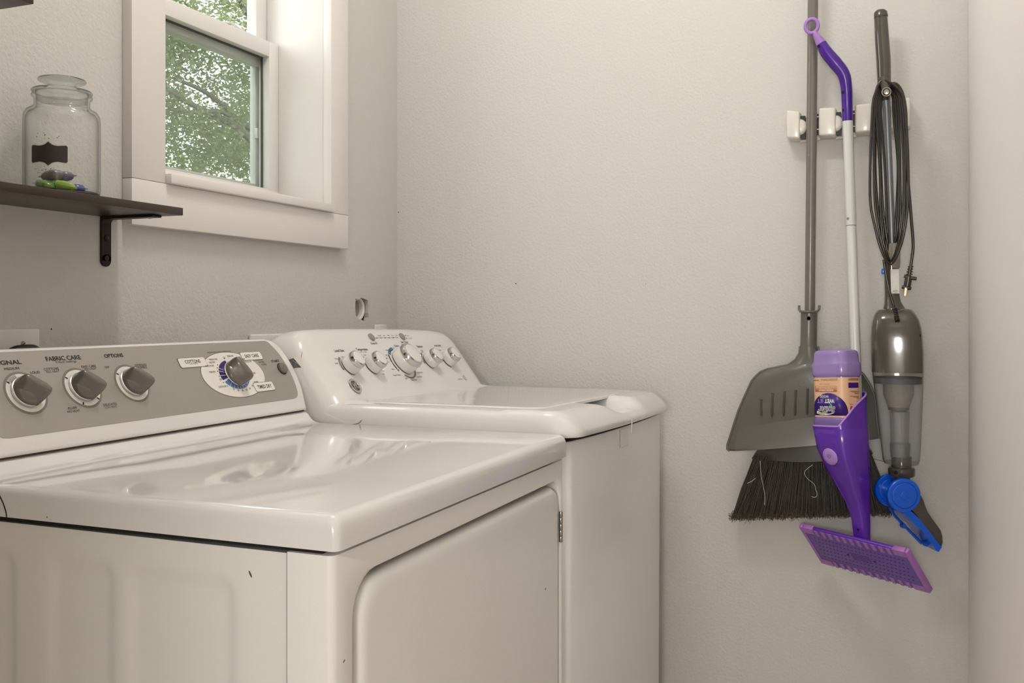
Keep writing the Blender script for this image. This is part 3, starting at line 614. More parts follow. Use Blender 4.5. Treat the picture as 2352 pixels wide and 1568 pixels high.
for a in (45, 135, 225, 315): curl([(9.2 * math.cos(math.radians(a + t)), 9.2 * math.sin(math.radians(a + t))) for t in (-26, -10, 10, 26)])
obj('emblem_curls', b, CHROME, em)

# ================================================================== SHELVES
def shelf(label, x0, x1, y0, zb, th, bxs):
    t = thing('wall_shelf', label, 'shelf', ((x0 + x1) / 2, YL, zb), group='dark wall shelves')
    b = nb(); rbox(b, x0, x1, y0, YL - .0005, zb, zb + th, .0012, 2); obj('board', b, WOODD, t)
    for bx in bxs:
        b = nb(); w = .0105; br = []
        out = [(YL - .0006, zb - .0004), (YL - .112, zb - .0004), (YL - .1135, zb - .0022), (YL - .112, zb - .0044), (YL - .0085, zb - .0044), (YL - .005, zb - .008), (YL - .0044, zb - .012), (YL - .0044, zb - .074), (YL - .0006, zb - .074)]
        loft(b, [[(bx - w, y, z) for y, z in out], [(bx + w, y, z) for y, z in out]])
        lathe(b, [(w, 0), (w, .0038)], 20, frame((bx, YL - .0006, zb - .0738), (1, 0, 0), (0, 0, 1), (0, -1, 0)))
        k = obj('bracket', b, IRON, t)
        for zz in (.036, .070):
            b = nb(); lathe(b, [(.0052, 0), (.0048, .0012), (.0028, .0022), (0, .0026)], 16, frame((bx, YL - .0044, zb - zz), (1, 0, 0), (0, 0, 1), (0, -1, 0))); obj('screw', b, IRON, k)
        b = nb(); lathe(b, [(.0048, 0), (.0044, -.0012), (0, -.0024)], 16, Matrix.Translation((bx, YL - .097, zb - .0044))); obj('screw', b, STEEL, k)
    return t
shelf('dark wooden shelf with the glass jar standing on it', .52, 1.303, 1.1203, 1.2740, .0128, (1.2736, .60))
shelf('dark wooden shelf corner higher up, above the glass jar', .30, 1.0022, 1.1203, 1.5386, .0128, (.94, .40))
b = nb(); lathe(b, [(.0035, 0), (.003, .003), (0, .004)], 10, frame((1.2725, YL, 1.1945), (1, 0, 0), (0, 0, 1), (0, -1, 0))); tag(obj('wall_anchor', b, IVORY), 'tiny pale wall anchor just below the shelf bracket', 'anchor')
# ---- jar
JX, JY, JZ = 1.118, 1.192, 1.2869
GLASS = glassy('clear_glass', (.985, .99, .985), 0, rough=.015, edge=.75)
jar = thing('glass_jar', 'clear glass lidded jar on the dark shelf', 'jar', (JX, JY, JZ))
JM = Matrix.Translation((JX, JY, JZ))
b = nb(); lathe(b, [(.0, .004), (.050, .004), (.0535, .006), (.0545, .012), (.0545, .116), (.0537, .1235), (.0505, .1300), (.0440, .1338), (.0395, .138), (.0395, .150), (.0425, .1515), (.043, .154), (.042, .1565), (.0370, .1570), (.0365, .1515), (.0365, .136), (.0405, .1305), (.0480, .1265), (.0510, .120), (.0515, .113), (.0515, .012), (.050, .008), (0, .0075)], 56, JM); obj('jar_body', b, GLASS, jar, 60)
b = nb(); lathe(b, [(.0, .001), (.048, .001), (.0525, .0025), (.0535, .006)], 48, JM); obj('jar_base', b, glassy('thick_glass', (.90, .93, .915), .05, (190, 200, 192), .03, edge=.5), jar, 60)
b = nb(); lathe(b, [(.0365, .146), (.0365, .1578), (.0425, .1580), (.0435, .1600), (.042, .1622), (.030, .1640), (.021, .1665), (.019, .170), (.022, .1735), (.033, .1755), (.0345, .1775), (.0335, .1795), (.020, .1815), (0, .182)], 48, JM); obj('jar_lid', b, glassy('lid_glass', (.93, .95, .94), .04, (180, 190, 184), .02, edge=.6), jar, 60)
# chalk label, curved on the jar
b = nb(); a0 = math.radians(207); r = .0549
shape = [(-.0265, .011), (-.0245, .013), (-.0125, .0115), (-.0055, .013), (0, .0175), (.0055, .013), (.0125, .0115), (.0245, .013), (.0265, .011), (.0265, -.011), (-.0265, -.011)]
def lab(shape, r, zc):
    top = sorted([p for p in shape if p[1] > 0]); N_ = 24; V = []
    import bisect
    xs = [p[0] for p in top]
    def hh(x):
        k = max(1, min(len(xs) - 1, bisect.bisect(xs, x))); (xa, ya), (xb, yb) = top[k - 1], top[k]
        t = 0 if xb == xa else (x - xa) / (xb - xa); return ya + (yb - ya) * max(0, min(1, t))
    for i in range(N_ + 1):
        x = xs[0] + (xs[-1] - xs[0]) * i / N_; a = a0 + x / r; h = hh(x)
        V.append([bm2.verts.new((JX + r * math.cos(a), JY + r * math.sin(a), JZ + zc + q)) for q in (h, -h)])
    for i in range(N_): bm2.faces.new((V[i][0], V[i + 1][0], V[i + 1][1], V[i][1]))
bm2 = b; lab(shape, .0549, .058); chl = obj('chalk_label', b, pm('chalkboard_label', (52, 47, 43), .55, var=(120, .12)), jar, None)
b = nb(); bm2 = b; lab([(x * 1.05, y * 1.08) for x, y in shape], .05475, .058); obj('label_border', b, pm('label_border_white', (206, 202, 194), .6), chl, None)
b = nb()
for i in range(16):
    for zc in (.086, .033):
        if random.random() < .6:
            a = a0 + random.uniform(-.42, .35); z = zc + random.uniform(-.006, .006); rr = .0549
            tube(b, [(JX + rr * math.cos(a + t * .03), JY + rr * math.sin(a + t * .03), JZ + z + t * random.uniform(-.002, .002)) for t in (0, 1)], random.uniform(.0002, .0006), 5)
obj('chalk_smudges', b, pm('worn_print', (96, 92, 86), .8), jar, None, kind='stuff')
# ---- detergent packs in the jar, each a pillow of its own
def pack(name, label, cx, cy, cz, sx, sy, sz, rz, tilt, cols):
    t = thing(name, label, 'detergent pod', (cx, cy, cz), (tilt, 0, rz), group='detergent packs in the jar', local=True)
    def pillow(x0, x1, s, mat, nm):
        b = nb(); rings = []; cxp, w = (x0 + x1) / 2, (x1 - x0) / 2
        for i in range(9):
            f = -1 + 2 * i / 8; q = math.sqrt(max(.0, 1 - f * f)) ** .6
            rings.append([(cxp + w * math.copysign(abs(math.cos(a)) ** .6, math.cos(a)) * max(.05, q), sy * s * math.copysign(abs(math.sin(a)) ** .6, math.sin(a)) * max(.05, q), sz * f * s) for a in [2 * PI * j / 16 for j in range(16)]])
        loft(b, rings); obj(nm, b, mat, t, 70)
    pillow(-sx, sx * .1, 1, cols[0], 'gel_chamber'); pillow(-sx * .1, sx, .95, cols[1], 'powder_chamber')
    b = nb(); loft(b, [[(x, y, -.0006) for x, y in rrect(-sx * 1.03, sx * 1.03, -sy * 1.05, sy * 1.05, .003, 3)], [(x, y, .0006) for x, y in rrect(-sx * 1.03, sx * 1.03, -sy * 1.05, sy * 1.05, .003, 3)]]); obj('film_edge', b, glassy('pod_film', (.8, .82, .84), .15), t)
G1 = pm('green_gel', (88, 140, 40), .12, coat=.6, var=(90, .2)); G2 = pm('lime_gel', (150, 196, 40), .12, coat=.6, var=(90, .15)); VI = pm('violet_gel', (98, 84, 120), .15, coat=.5, var=(90, .2)); BL = pm('blue_gel', (50, 66, 160), .15, coat=.5, var=(90, .2)); PW = pm('grey_lilac_film', (120, 112, 122), .2, coat=.5, var=(120, .2))
pack('detergent_pod', 'green detergent pod at the left of the pile in the jar', JX - .020, JY + .000, JZ + .0150, .021, .018, .0085, -.35, .25, (G1, G2))
pack('detergent_pod', 'bright lime and green detergent pod, front middle in the jar', JX - .006, JY - .014, JZ + .0150, .018, .015, .008, .6, .2, (G2, G1))
pack('detergent_pod', 'violet and blue detergent pod at the right of the pile in the jar', JX + .016, JY + .002, JZ + .0150, .021, .016, .0085, -.25, -.1, (VI, BL))
pack('detergent_pod', 'greyish violet detergent pod on top of the pile in the jar', JX + .001, JY + .010, JZ + .0330, .021, .017, .008, -.1, -.15, (PW, VI))

# ================================================================== TOOL RACK ON THE BACK WALL
rk = thing('broom_rack', 'ivory wall rack holding broom, purple mop and vacuum', 'tool rack', (XB, .115, 1.50))
RT = .0445                               # how far the rack stands out
def seg(pts_l, pts_r, name='rack_block', th=RT):
    (y1, zt1), (y0, zt0) = pts_l, pts_r       # left/right top corners in (y, z); 62 mm high
    b = nb(); h = .063
    def ring(x, i): return [(x, y1 - i, zt1 - i), (x, y0 + i, zt0 - i), (x, y0 + i, zt0 - h + i), (x, y1 - i, zt1 - h + i)]
    t = bmesh.new(); loft(t, [ring(XB - .001, -.001), ring(XB - th, .0005)])
    bmesh.ops.bevel(t, geom=list(t.edges), offset=.0045, segments=3, profile=.5, affect='EDGES'); me = bpy.data.meshes.new('t'); t.to_mesh(me); t.free(); b.from_mesh(me); bpy.data.meshes.remove(me)
    return obj(name, b, IVORY, rk, 50)
def yz(p): return (p[1], p[2])
A1, A2 = yz((2.2555, 0.2482, 1.5673)), yz((2.2555, 0.2186, 1.563)); B1, B2 = yz((2.2555, 0.1795, 1.5668)), yz((2.2555, 0.1423, 1.5657)); C1, C2 = yz((2.2555, 0.1034, 1.5683)), yz((2.2555, 0.0667, 1.5682)); D1, D2 = yz((2.2555, 0.0296, 1.5718)), yz((2.2555, -0.0095, 1.5751))
for p, q in ((A1, A2), (B1, B2), (C1, C2), (D1, D2)): seg(p, q)
for p, q in ((A2, B1), (B2, C1), (C2, D1)):
    b = nb(); zt, zb_ = max(p[1], q[1]), p[1] - .063
    loft(b, [[(x, p[0] + .002, p[1] - .003), (x, q[0] - .002, q[1] - .003), (x, q[0] - .002, q[1] - .066), (x, p[0] + .002, p[1] - .066)] for x in (XB - .001, XB - .012)]); obj('back_bar', b, IVORY, rk)
    b = nb(); box(b, XB - .034, XB - .012, q[0] + .0002, q[0] + .005, q[1] - .056, q[1] - .012); box(b, XB - .034, XB - .012, p[0] - .010, p[0] - .0005, p[1] - .060, p[1] - .010); obj('slot_shade', b, BLACKP, rk)  # black boxes stand for the shade inside the slot
    b = nb(); lathe(b, [(.0, -.007), (.012, -.0062), (.0175, -.004), (.0190, 0), (.0175, .004), (.012, .0062), (0, .007)], 32, frame((XB - .034, p[0] + .004, p[1] - .035), (0, 1, 0), (0, 0, 1), (-1, 0, 0)) ); obj('grip_roller', b, IVORY, rk, 60)
    for zz in (.020, .048):
        b = nb(); box(b, XB - .0435, XB - .040, q[0] - .0005, q[0] + .005, q[1] - zz - .001, q[1] - zz + .001, None); obj('spring_tip', b, IVORY, rk)

# ================================================================== BROOM
br = thing('broom', 'grey handled broom with black fanned bristles behind the dustpan', 'broom', (2.26, 0.1924, 0.6542))
HT, HB = Vector((2.249, 0.1896, 1.8817)), Vector((2.27, 0.2016, 0.8271))
b = nb(); tube(b, [HT, HT.lerp(HB, .3), HT.lerp(HB, .6), HB], .0112, 20); obj('handle', b, GREYH, br)
CAPM = pm('dirty_black_head', (52, 46, 38), .4, var=(60, .3))
cap_t = [((2.27, 0.2843, 0.8478)), ((2.27, 0.1067, 0.8701))]; cap_b = [((2.27, 0.3241, 0.7813)), ((2.27, 0.0671, 0.8051))]
b = nb()
def caprow(f, dep):
    a = Vector(cap_t[0]).lerp(Vector(cap_b[0]), f); c = Vector(cap_t[1]).lerp(Vector(cap_b[1]), f); n = 14
    front = [a.lerp(c, i / n) + Vector((-dep * (.55 + .45 * math.sin(PI * i / n)), 0, -.012 * f * math.sin(PI * i / n))) for i in range(n + 1)]
    back = [a.lerp(c, i / n) + Vector((dep * (.55 + .45 * math.sin(PI * i / n)), 0, -.012 * f * math.sin(PI * i / n))) for i in range(n, -1, -1)]
    return front + back
loft(b, [caprow(0, .013), caprow(.3, .018), caprow(.7, .022), caprow(1, .024), caprow(1.02, .022)]); obj('head', b, CAPM, br, 50)
b = nb(); bot_l, bot_r = Vector((2.262, 0.37, 0.6399)), Vector((2.262, 0.0245, 0.6784)); mid_dip = .004
BRM = pm('black_bristles', (58, 52, 46), .36, var=(500, .75), spec=.8); tips = []
for i in range(1500):
    t = random.random(); dx = random.uniform(-1, 1)
    a = Vector(cap_b[0]).lerp(Vector(cap_b[1]), .015 + .97 * t) + Vector((dx * .019, 0, .002)); c = bot_l.lerp(bot_r, min(1, max(0, t + random.gauss(0, .012)))) + Vector((dx * .024, 0, random.gauss(0, .0025) + (.006 if random.random() < .1 else 0)))
    m_ = a.lerp(c, .5) + Vector((random.gauss(0, .0016), random.gauss(0, .002), 0)); tube(b, [a, m_, c], [.00085, .0008, .0006], 3, False); tips.append(c)
tube(b, [(2.235, 0.0749, 0.7999), (2.24, 0.0522, 0.7939), (2.245, 0.026, 0.7872)], .0005, 4)
obj('bristles', b, BRM, br, None, kind='stuff')
b = nb()
for c in tips:
    p = c + Vector((random.gauss(0, .003), random.gauss(0, .003), random.uniform(0, .009)))
    tube(b, [p, p + Vector((random.gauss(0, .002), random.gauss(0, .003), random.gauss(0, .003))), p + Vector((random.gauss(0, .003), random.gauss(0, .005), random.gauss(0, .003)))], .00045, 3, False)
obj('frayed_tips', b, pm('dusty_tips', (112, 94, 72), .8, var=(300, .4)), br, None, kind='stuff')
LINT = pm('pale_lint', (196, 190, 176), .8)
for nm, pts in (('a', [(2.222, 0.301, 0.7814), (2.222, 0.2991, 0.7504), (2.222, 0.2953, 0.7312), (2.222, 0.2906, 0.7024), (2.222, 0.2915, 0.683)]), ('b', [(2.218, 0.1879, 0.7798), (2.218, 0.2034, 0.7665), (2.218, 0.2044, 0.7569), (2.218, 0.1989, 0.7487), (2.218, 0.1851, 0.7372), (2.218, 0.1815, 0.7251), (2.218, 0.1788, 0.7158), (2.218, 0.1833, 0.7088), (2.218, 0.1906, 0.7102)]), ('c', [(2.222, 0.3297, 0.729), (2.222, 0.3182, 0.7356), (2.222, 0.3115, 0.7419)])):
    b = nb(); tube(b, cr(pts, 5), .0006, 5); obj('lint_thread', b, LINT, br, None)

# ================================================================== DUSTPAN, clipped over the broom handle
dp = thing('dustpan', 'grey plastic dustpan clipped upright on the broom handle', 'dustpan', (2.23, 0.2092, 0.8076))
ol = [(2.222, 0.2167, 1.0372), (2.222, 0.218, 1.0218), (2.222, 0.2259, 1.0083), (2.222, 0.2427, 0.9955), (2.222, 0.267, 0.9902), (2.222, 0.2868, 0.9859), (2.222, 0.3029, 0.9787), (2.222, 0.3143, 0.9677), (2.222, 0.322, 0.9578), (2.222, 0.3364, 0.9261), (2.222, 0.3513, 0.8904), (2.222, 0.3644, 0.8496), (2.222, 0.3761, 0.8116), (2.222, 0.3766, 0.8017), (2.222, 0.3712, 0.7976)]
orr = [(2.222, 0.1791, 1.0377), (2.222, 0.1773, 1.0263), (2.222, 0.1673, 1.0131), (2.222, 0.1447, 1.0041), (2.222, 0.1178, 0.9989), (2.222, 0.0974, 0.9899), (2.222, 0.085, 0.979), (2.222, 0.078, 0.9679), (2.222, 0.0718, 0.9572), (2.222, 0.0666, 0.9458), (2.222, 0.0622, 0.9342), (2.222, 0.0596, 0.9097), (2.222, 0.0578, 0.8809), (2.222, 0.0526, 0.8476), (2.222, 0.053, 0.8414)]
b = nb(); n = 18; rows = []
for k, (l, r_) in enumerate(zip(ol, orr)):
    l, r_ = Vector(l), Vector(r_); v = k / (len(ol) - 1); row = []
    for i in range(n + 1):
        t = i / n; p = l.lerp(r_, t); e = math.sin(PI * t) ** .5
        bul = (.018, .019, .021, .024, .027, .029, .0305, .0315, .032, .031, .027, .019, .028, .0315, .032)[k]
        p.x = 2.238 - e * bul; row.append(p)
    rows.append(row)
def sheet(bm, rows, th):
    m, n = len(rows), len(rows[0]); F_ = [[bm.verts.new(p) for p in r] for r in rows]; B_ = [[bm.verts.new((p.x + th, p.y, p.z)) for p in r] for r in rows]
    for i in range(m - 1):
        for j in range(n - 1):
            bm.faces.new((F_[i][j], F_[i][j + 1], F_[i + 1][j + 1], F_[i + 1][j])); bm.faces.new((B_[i][j], B_[i + 1][j], B_[i + 1][j + 1], B_[i][j + 1]))
    for i in range(m - 1):
        bm.faces.new((F_[i][0], F_[i + 1][0], B_[i + 1][0], B_[i][0])); bm.faces.new((F_[i][-1], B_[i][-1], B_[i + 1][-1], F_[i + 1][-1]))
    for j in range(n - 1):
        bm.faces.new((F_[0][j], B_[0][j], B_[0][j + 1], F_[0][j + 1])); bm.faces.new((F_[-1][j], F_[-1][j + 1], B_[-1][j + 1], B_[-1][j]))
sheet(b, rows, .0028); obj('pan', b, GREYP, dp, 16)
b = nb(); tube(b, [(q.x - .0005, q.y, q.z) for q in [r[0] for r in rows]], .0026, 8); tube(b, [(q.x - .0005, q.y, q.z) for q in [r[-1] for r in rows]], .0026, 8); obj('rim', b, GREYP, dp, 70)
# sunken ribs, a round boss and the rear lip
def pan_x(y, z):
    best = min(((abs(p.y - y) + abs(p.z - z), p.x) for r in rows for p in r)); return best[1]
RIBM = pm('grey_rib', (78, 76, 72), .4, var=(30, .04))
for (u0, p0), (u1, p1) in ((((0, 0), (2.215, 0.2982, 0.9192)), ((0, 0), (2.215, 0.2982, 0.8823))), (((0, 0), (2.212, 0.2723, 0.9347)), ((0, 0), (2.212, 0.2752, 0.8806))), (((0, 0), (2.209, 0.2468, 0.9395)), ((0, 0), (2.209, 0.2496, 0.8839))), (((0, 0), (2.208, 0.2227, 0.9432)), ((0, 0), (2.208, 0.2254, 0.8868))), (((0, 0), (2.207, 0.1979, 0.9468)), ((0, 0), (2.207, 0.1997, 0.8898)))):
    b = nb(); pts = []
    for i in range(6):
        q = Vector(p0).lerp(Vector(p1), i / 5); q.x = pan_x(q.y, q.z) - .0002; pts.append(q)
    tube(b, pts, .0026, 8, flat=(1, 1)); obj('rib', b, RIBM, dp)
c = Vector((2.208, 0.2062, 0.9598)); c.x = pan_x(c.y, c.z) - .0004
b = nb(); M = frame(c, (0, -1, 0), (0, 0, 1), (-1, 0, 0)); lathe(b, [(.0115, 0), (.0118, .0006), (.0111, .0006), (.0110, 0)], 28, M, False); lathe(b, [(.0016, 0), (.0012, .0012), (0, .0016)], 10, M); obj('boss', b, GREYP, dp)
# neck sleeve that clips round the handle
NT, NB = Vector((2.249, 0.1984, 1.1139)), Vector((2.247, 0.2001, 1.0115))
b = nb(); P_ = [NT.lerp(NB, t) for t in (0, .1, .4, .72, .76, .9, 1)]; tube(b, P_, [.0178, .0180, .0178, .0178, .0190, .0200, .0215], 24, ref=(1, 0, 0)); obj('neck', b, GREYP, dp, 50)
b = nb(); C_ = NT + Vector((0, 0, .002)); tube(b, [C_ + Vector((0, .0215, .012)), C_ + Vector((-.002, .0215, .004)), C_ + Vector((-.010, .018, -.001)), C_ + Vector((-.0205, .008, -.002)), C_ + Vector((-.0215, 0, -.002)), C_ + Vector((-.0205, -.008, -.002)), C_ + Vector((-.010, -.018, -.001)), C_ + Vector((-.002, -.0215, .004)), C_ + Vector((0, -.0215, .012))], .0028, 8); obj('clip_lip', b, GREYP, dp, 60)
b = nb(); lathe(b, [(.0044, 0), (.0050, .0008), (.0042, .0010), (.0038, -.001)], 18, frame(Vector((2.231, 0.1977, 1.0995)), (0, -1, 0), (0, 0, 1), (-1, 0, 0))); hk = obj('hang_hole', b, GREYP, dp)
b = nb(); lathe(b, [(.0040, .0004), (0, .0004)], 18, frame(Vector((2.231, 0.1977, 1.0995)), (0, -1, 0), (0, 0, 1), (-1, 0, 0))); obj('hole_disc', b, GAP, hk)  # dark disc painted as the shade inside the hang hole

# ---- small marks
def mark(name, p, n, r, parent, s=(1, 1), rot=0, mat=GAP):
    n = Vector(n).normalized(); u = Vector((0, 0, 1)).cross(n).normalized(); b = nb()
    lathe(b, [(r, 0), (r * .9, .0003), (0, .0004)], 10, frame(p, u, n.cross(u), n) @ Matrix.Rotation(rot, 4, 'Z') @ Matrix.Diagonal((s[0], s[1], 1, 1))); obj(name, b, mat, parent, None)
wbk = bpy.data.objects['wall_back']
mark('nail_hole', (2.2998, 0.9195, 1.1865), (-1, 0, 0), .0016, wbk, (1.6, .6)); mark('nail_hole', (2.2998, 0.582, 1.1815), (-1, 0, 0), .0008, wbk)
mark('nail_hole', (2.2998, 1.2582, 1.3814), (-1, 0, 0), .0016, wbk, (.7, 1.4)); mark('nail_hole', (1.1624, 1.2621, 1.0854), (0, -1, 0), .0013, wl)
SC_ = pm('scuff_brown', (92, 78, 62), .8)
mark('scuff', (1.406, 0.5131, 0.687), (0, -1, 0), .0022, dry, (1.3, .4), .3, SC_); mark('scuff', (0.8148, 0.6156, 0.8461), (-1, 0, 0), .0030, dry, (.35, 1.3), .5, SC_)
mark('scuff', (0.8282, 0.5139, 0.7671), (0, -1, 0), .0016, dry, (1.3, .4), .6, SC_); mark('scuff', (0.8068, 0.8824, 0.8846), (-1, 0, 0), .0008, dry, (1, 1), 0, SC_)

# ================================================================== SPRAY MOP
A_T, A_B = Vector((2.248, 0.1178, 1.5366)), Vector((2.185, 0.0853, 0.6267))
mop = thing('spray_mop', 'purple spray mop with white tube and flat pad, hanging in the rack', 'mop', A_B)
UPV = (A_T - A_B).normalized(); FRV = Vector((-.8, .6, 0)); FRV = (FRV - UPV * FRV.dot(UPV)).normalized(); RTV = UPV.cross(FRV)
MM = frame(A_B, RTV, FRV, UPV)                       # local: right, front, up along the tube
AL = (A_T - A_B).length
b = nb(); tube(b, [A_T + UPV * .004, A_T.lerp(A_B, .259)], .0110, 20); tb = obj('upper_tube', b, MOPW, mop)
b = nb(); tube(b, [A_T.lerp(A_B, .2595), A_B + UPV * .20], .0106, 20); obj('lower_tube', b, MOPW, mop)
b = nb(); tube(b, [A_T.lerp(A_B, .2585), A_T.lerp(A_B, .2600)], .0108, 20); obj('joint_line', b, GAP, mop)
b = nb(); lathe(b, [(.0030, 0), (.0026, .0014), (0, .002)], 14, frame(A_T.lerp(A_B, .243) + Vector((-.0095, .0055, 0)), (0, -1, 0), (0, 0, 1), (-1, 0, 0))); obj('spring_button', b, STEEL, mop)
# grip with hanging loop
gpts = [A_T - UPV * .006] + [Vector(p) for p in ((2.247, 0.1182, 1.5545), (2.245, 0.1184, 1.5715), (2.24, 0.1197, 1.6041), (2.236, 0.1253, 1.6317), (2.231, 0.1426, 1.6568), (2.227, 0.1604, 1.6804), (2.225, 0.1711, 1.7))]
b = nb(); gp_ = cr(gpts, 4); rr = [.0112, .0114, .0115, .0122, .0133, .0143, .0133, .0112]
rad = []
for i in range(len(gp_)): f = i / 4; k = min(int(f), 6); rad.append(rr[k] + (rr[k + 1] - rr[k]) * (f - k))
tube(b, gp_, rad, 20); obj('grip', b, PURPD, mop, 60)
b = nb(); tube(b, cr([(2.225, 0.1707, 1.699), (2.2245, 0.1757, 1.7089), (2.2235, 0.181, 1.7187), (2.2225, 0.1855, 1.7266)], 4), [.0112, .0106, .0102, .0098, .0092, .0088, .0082, .0076, .0070, .0064, .0058, .0050, .0042], 18); LC = Vector((2.2225, 0.1906, 1.74))
lp = [LC + Vector((0, .0135 * math.cos(2 * PI * i / 28), .0155 * math.sin(2 * PI * i / 28))) for i in range(28)]; tube(b, lp, .0040, 10, closed=True, ref=(1, 0, 0)); obj('hanging_loop', b, LILAC, mop, 60)
for p in ((2.214, 0.1753, 1.6919), (2.231, 0.1268, 1.5909), (2.238, 0.125, 1.5538)):
    b = nb(); lathe(b, [(.0030, -.001), (.0030, .0004), (0, .0005)], 14, frame(p, (0, -1, 0), (0, 0, 1), (-1, 0, 0))); obj('screw_hole', b, GAP, mop)
# body: a tapering shell holding the bottle
def sec(h, W_, f0, f1, rc, shift, n=6):
    return [tuple(MM @ Vector((x + shift, y, h))) for x, y in rrect(-W_ / 2, W_ / 2, f0, f1, rc, n)]
SECS = [(-.004, .030, -.013, .012, .007, 0), (.02, .031, -.013, .013, .007, 0), (.05, .034, -.013, .016, .008, 0), (.085, .042, -.013, .028, .011, -.002), (.12, .058, -.013, .046, .016, -.006), (.16, .074, -.013, .064, .020, -.011), (.20, .086, -.013, .078, .023, -.015), (.245, .093, -.013, .083, .026, -.018)]
b = nb(); rings = [sec(*q) for q in SECS]
inner = [sec(h, W_ - .005, f0 + .0025, f1 - .0025, rc - .002, s) for h, W_, f0, f1, rc, s in reversed(SECS[4:])]
loft(b, rings + [sec(.2462, .091, -.012, .082, .025, -.018)] + inner, True, True); body = obj('body_shell', b, PURP, mop, 50)
# raised cradle wall at the rear right of the bottle
def dense(p):
    out = []
    for a, c in zip(p, p[1:] + p[:1]):
        k = max(1, int(math.hypot(c[0] - a[0], c[1] - a[1]) / .006)); out += [(a[0] + (c[0] - a[0]) * i / k, a[1] + (c[1] - a[1]) * i / k) for i in range(k)]
    return out
ro = dense(rrect(-.0465 - .018, .0465 - .018, -.013, .083, .026, 6)); ri = [(-.018 + (x + .018) * .945, .035 + (y - .035) * .945) for x, y in ro]
def wall_h(x, y):
    # height of the cradle above the seat: zero at the front, full at the back
    t = max(0, min(1, (.078 - y) / .088)); return .2455 + .071 * t ** .62 * (1 if x > -.03 else max(0, 1 - (-.03 - x) / .02))
b = nb(); N_ = len(ro); vo, vi, vt, vu = [], [], [], []
for (xo, yo), (xi, yi) in zip(ro, ri):
    h = wall_h(xo, yo); vo.append((xo, yo, .240)); vi.append((xi, yi, .240)); vt.append((xo, yo, h)); vu.append((xi, yi, h))
loft(b, [vo, vt, vu, vi], False, False, MM); obj('cradle', b, PURP, mop, 40)
b = nb(); tube(b, [tuple(MM @ Vector(((x + xi) / 2, (y + yi) / 2, wall_h(x, y)))) for (x, y), (xi, yi) in zip(ro, ri)], .0021, 8, closed=True); obj('cradle_edge', b, LILACB, mop, 60)
bp = (-.015, .0715, .182)
M = MM @ Matrix.Translation(bp) @ Matrix.Rotation(math.radians(-106), 4, 'X')
b = nb(); lathe(b, [(.0205, -.010), (.0210, -.001), (.0198, .0005)], 32, M); obj('button_ring', b, PURP, mop)
b = nb(); lathe(b, [(.0188, -.003), (.0188, .0008), (.0175, .0024), (.010, .0034), (0, .0036)], 32, M); btn = obj('release_button', b, LILACB, mop, 50)
MB_ = M @ Matrix.Rotation(PI, 4, 'Z') @ Matrix.Diagonal((-1, 1, 1, 1)); b = nb()
for q0, q1 in (((-.005, .002), (0, -.0035)), ((0, -.0035), (.005, .002)), ((.005, .002), (-.005, .002)), ((-.005, .0048), (.005, .0048))): tube(b, [tuple(M @ Vector((q0[0], -q0[1], .0036))), tuple(M @ Vector((q1[0], -q1[1], .0036)))], .00045, 6)
obj('arrow_mark', b, pm('button_mark', (110, 70, 150), .5), btn)
for p in ((.002, .0135, .028),):
    b = nb(); lathe(b, [(.0030, -.001), (.0030, .0005), (0, .0006)], 14, MM @ Matrix.Translation(p) @ Matrix.Rotation(-PI / 2, 4, 'X')); obj('screw_hole', b, GAP, mop)
# pad head
PL = Vector((-.6, -.8, 0)).normalized(); PS = Vector((.5, -.375, -.78)).normalized(); PN = PL.cross(PS).normalized()
if PN.x > 0: PN = -PN
PC = Vector((2.168, 0.0855, 0.5975)); PM = frame(PC, PL, -PS, PN)
b = nb(); tube(b, [A_B + UPV * .012, A_B - UPV * .004 , PC - PN * .016 - PS * .010], [.0135, .0125, .010], 16); lathe(b, [(.020, -.022), (.016, -.012), (.016, -.006)], 20, PM); obj('swivel_joint', b, PURPD, mop, 50)
HL, HS = .1375, .0575
b = nb(); rbox(b, -HL, HL, -HS, HS, -.010, -.0005, .0035, 3, PM); obj('pad_plate', b, PURP, mop, 50)
MAUVE = pm('mauve_pad_edge', (164, 110, 182), .35, var=(60, .06)); MAUVED = pm('purple_pad_underside', (110, 78, 166), .42, var=(60, .08))
b = nb(); rbox(b, -HL + .0075, HL - .0075, -HS + .002, HS - .002, -.001, .0010, .0008, 2, PM); obj('pad_underside', b, MAUVED, mop)
for sx in (-1, 1):
    b = nb(); x0, x1 = sorted((sx * (HL - .0078), sx * (HL + .0008))); rbox(b, x0, x1, -HS - .001, HS + .001, -.0115, .0022, .003, 3, PM); obj('end_bumper', b, MAUVE, mop, 50)
    for sy in (-1, 1):
        b = nb(); x0, x1 = sorted((sx * (HL - .036), sx * (HL - .0076))); y0, y1 = sorted((sy * (HS - .016), sy * (HS + .0006))); rbox(b, x0, x1, y0, y1, -.0108, .0018, .0014, 2, PM); obj('corner_grip', b, MAUVE, mop)
for sy in (-1, 1):
    for i in range(11):
        x = -.092 + .0184 * i; b = nb(); y0, y1 = sorted((sy * (HS - .018), sy * (HS - .0005))); rbox(b, x - .0045, x + .0045, y0, y1, .0006, .0022, .0006, 1, PM); obj('grip_tab', b, MAUVE, mop)
b = nb()
for j in range(6):
    for i in range(24):
        x, y = -.112 + .0097 * i + (.0048 if j % 2 else 0), -.030 + .012 * j
        if abs(x) < .028 and abs(y) < .013: continue
        lathe(b, [(.0019, .0009), (.0017, .0011), (0, .00115)], 6, PM @ Matrix.Translation((x, y, 0)) @ Matrix.Diagonal((1.5, 1, 1, 1)))
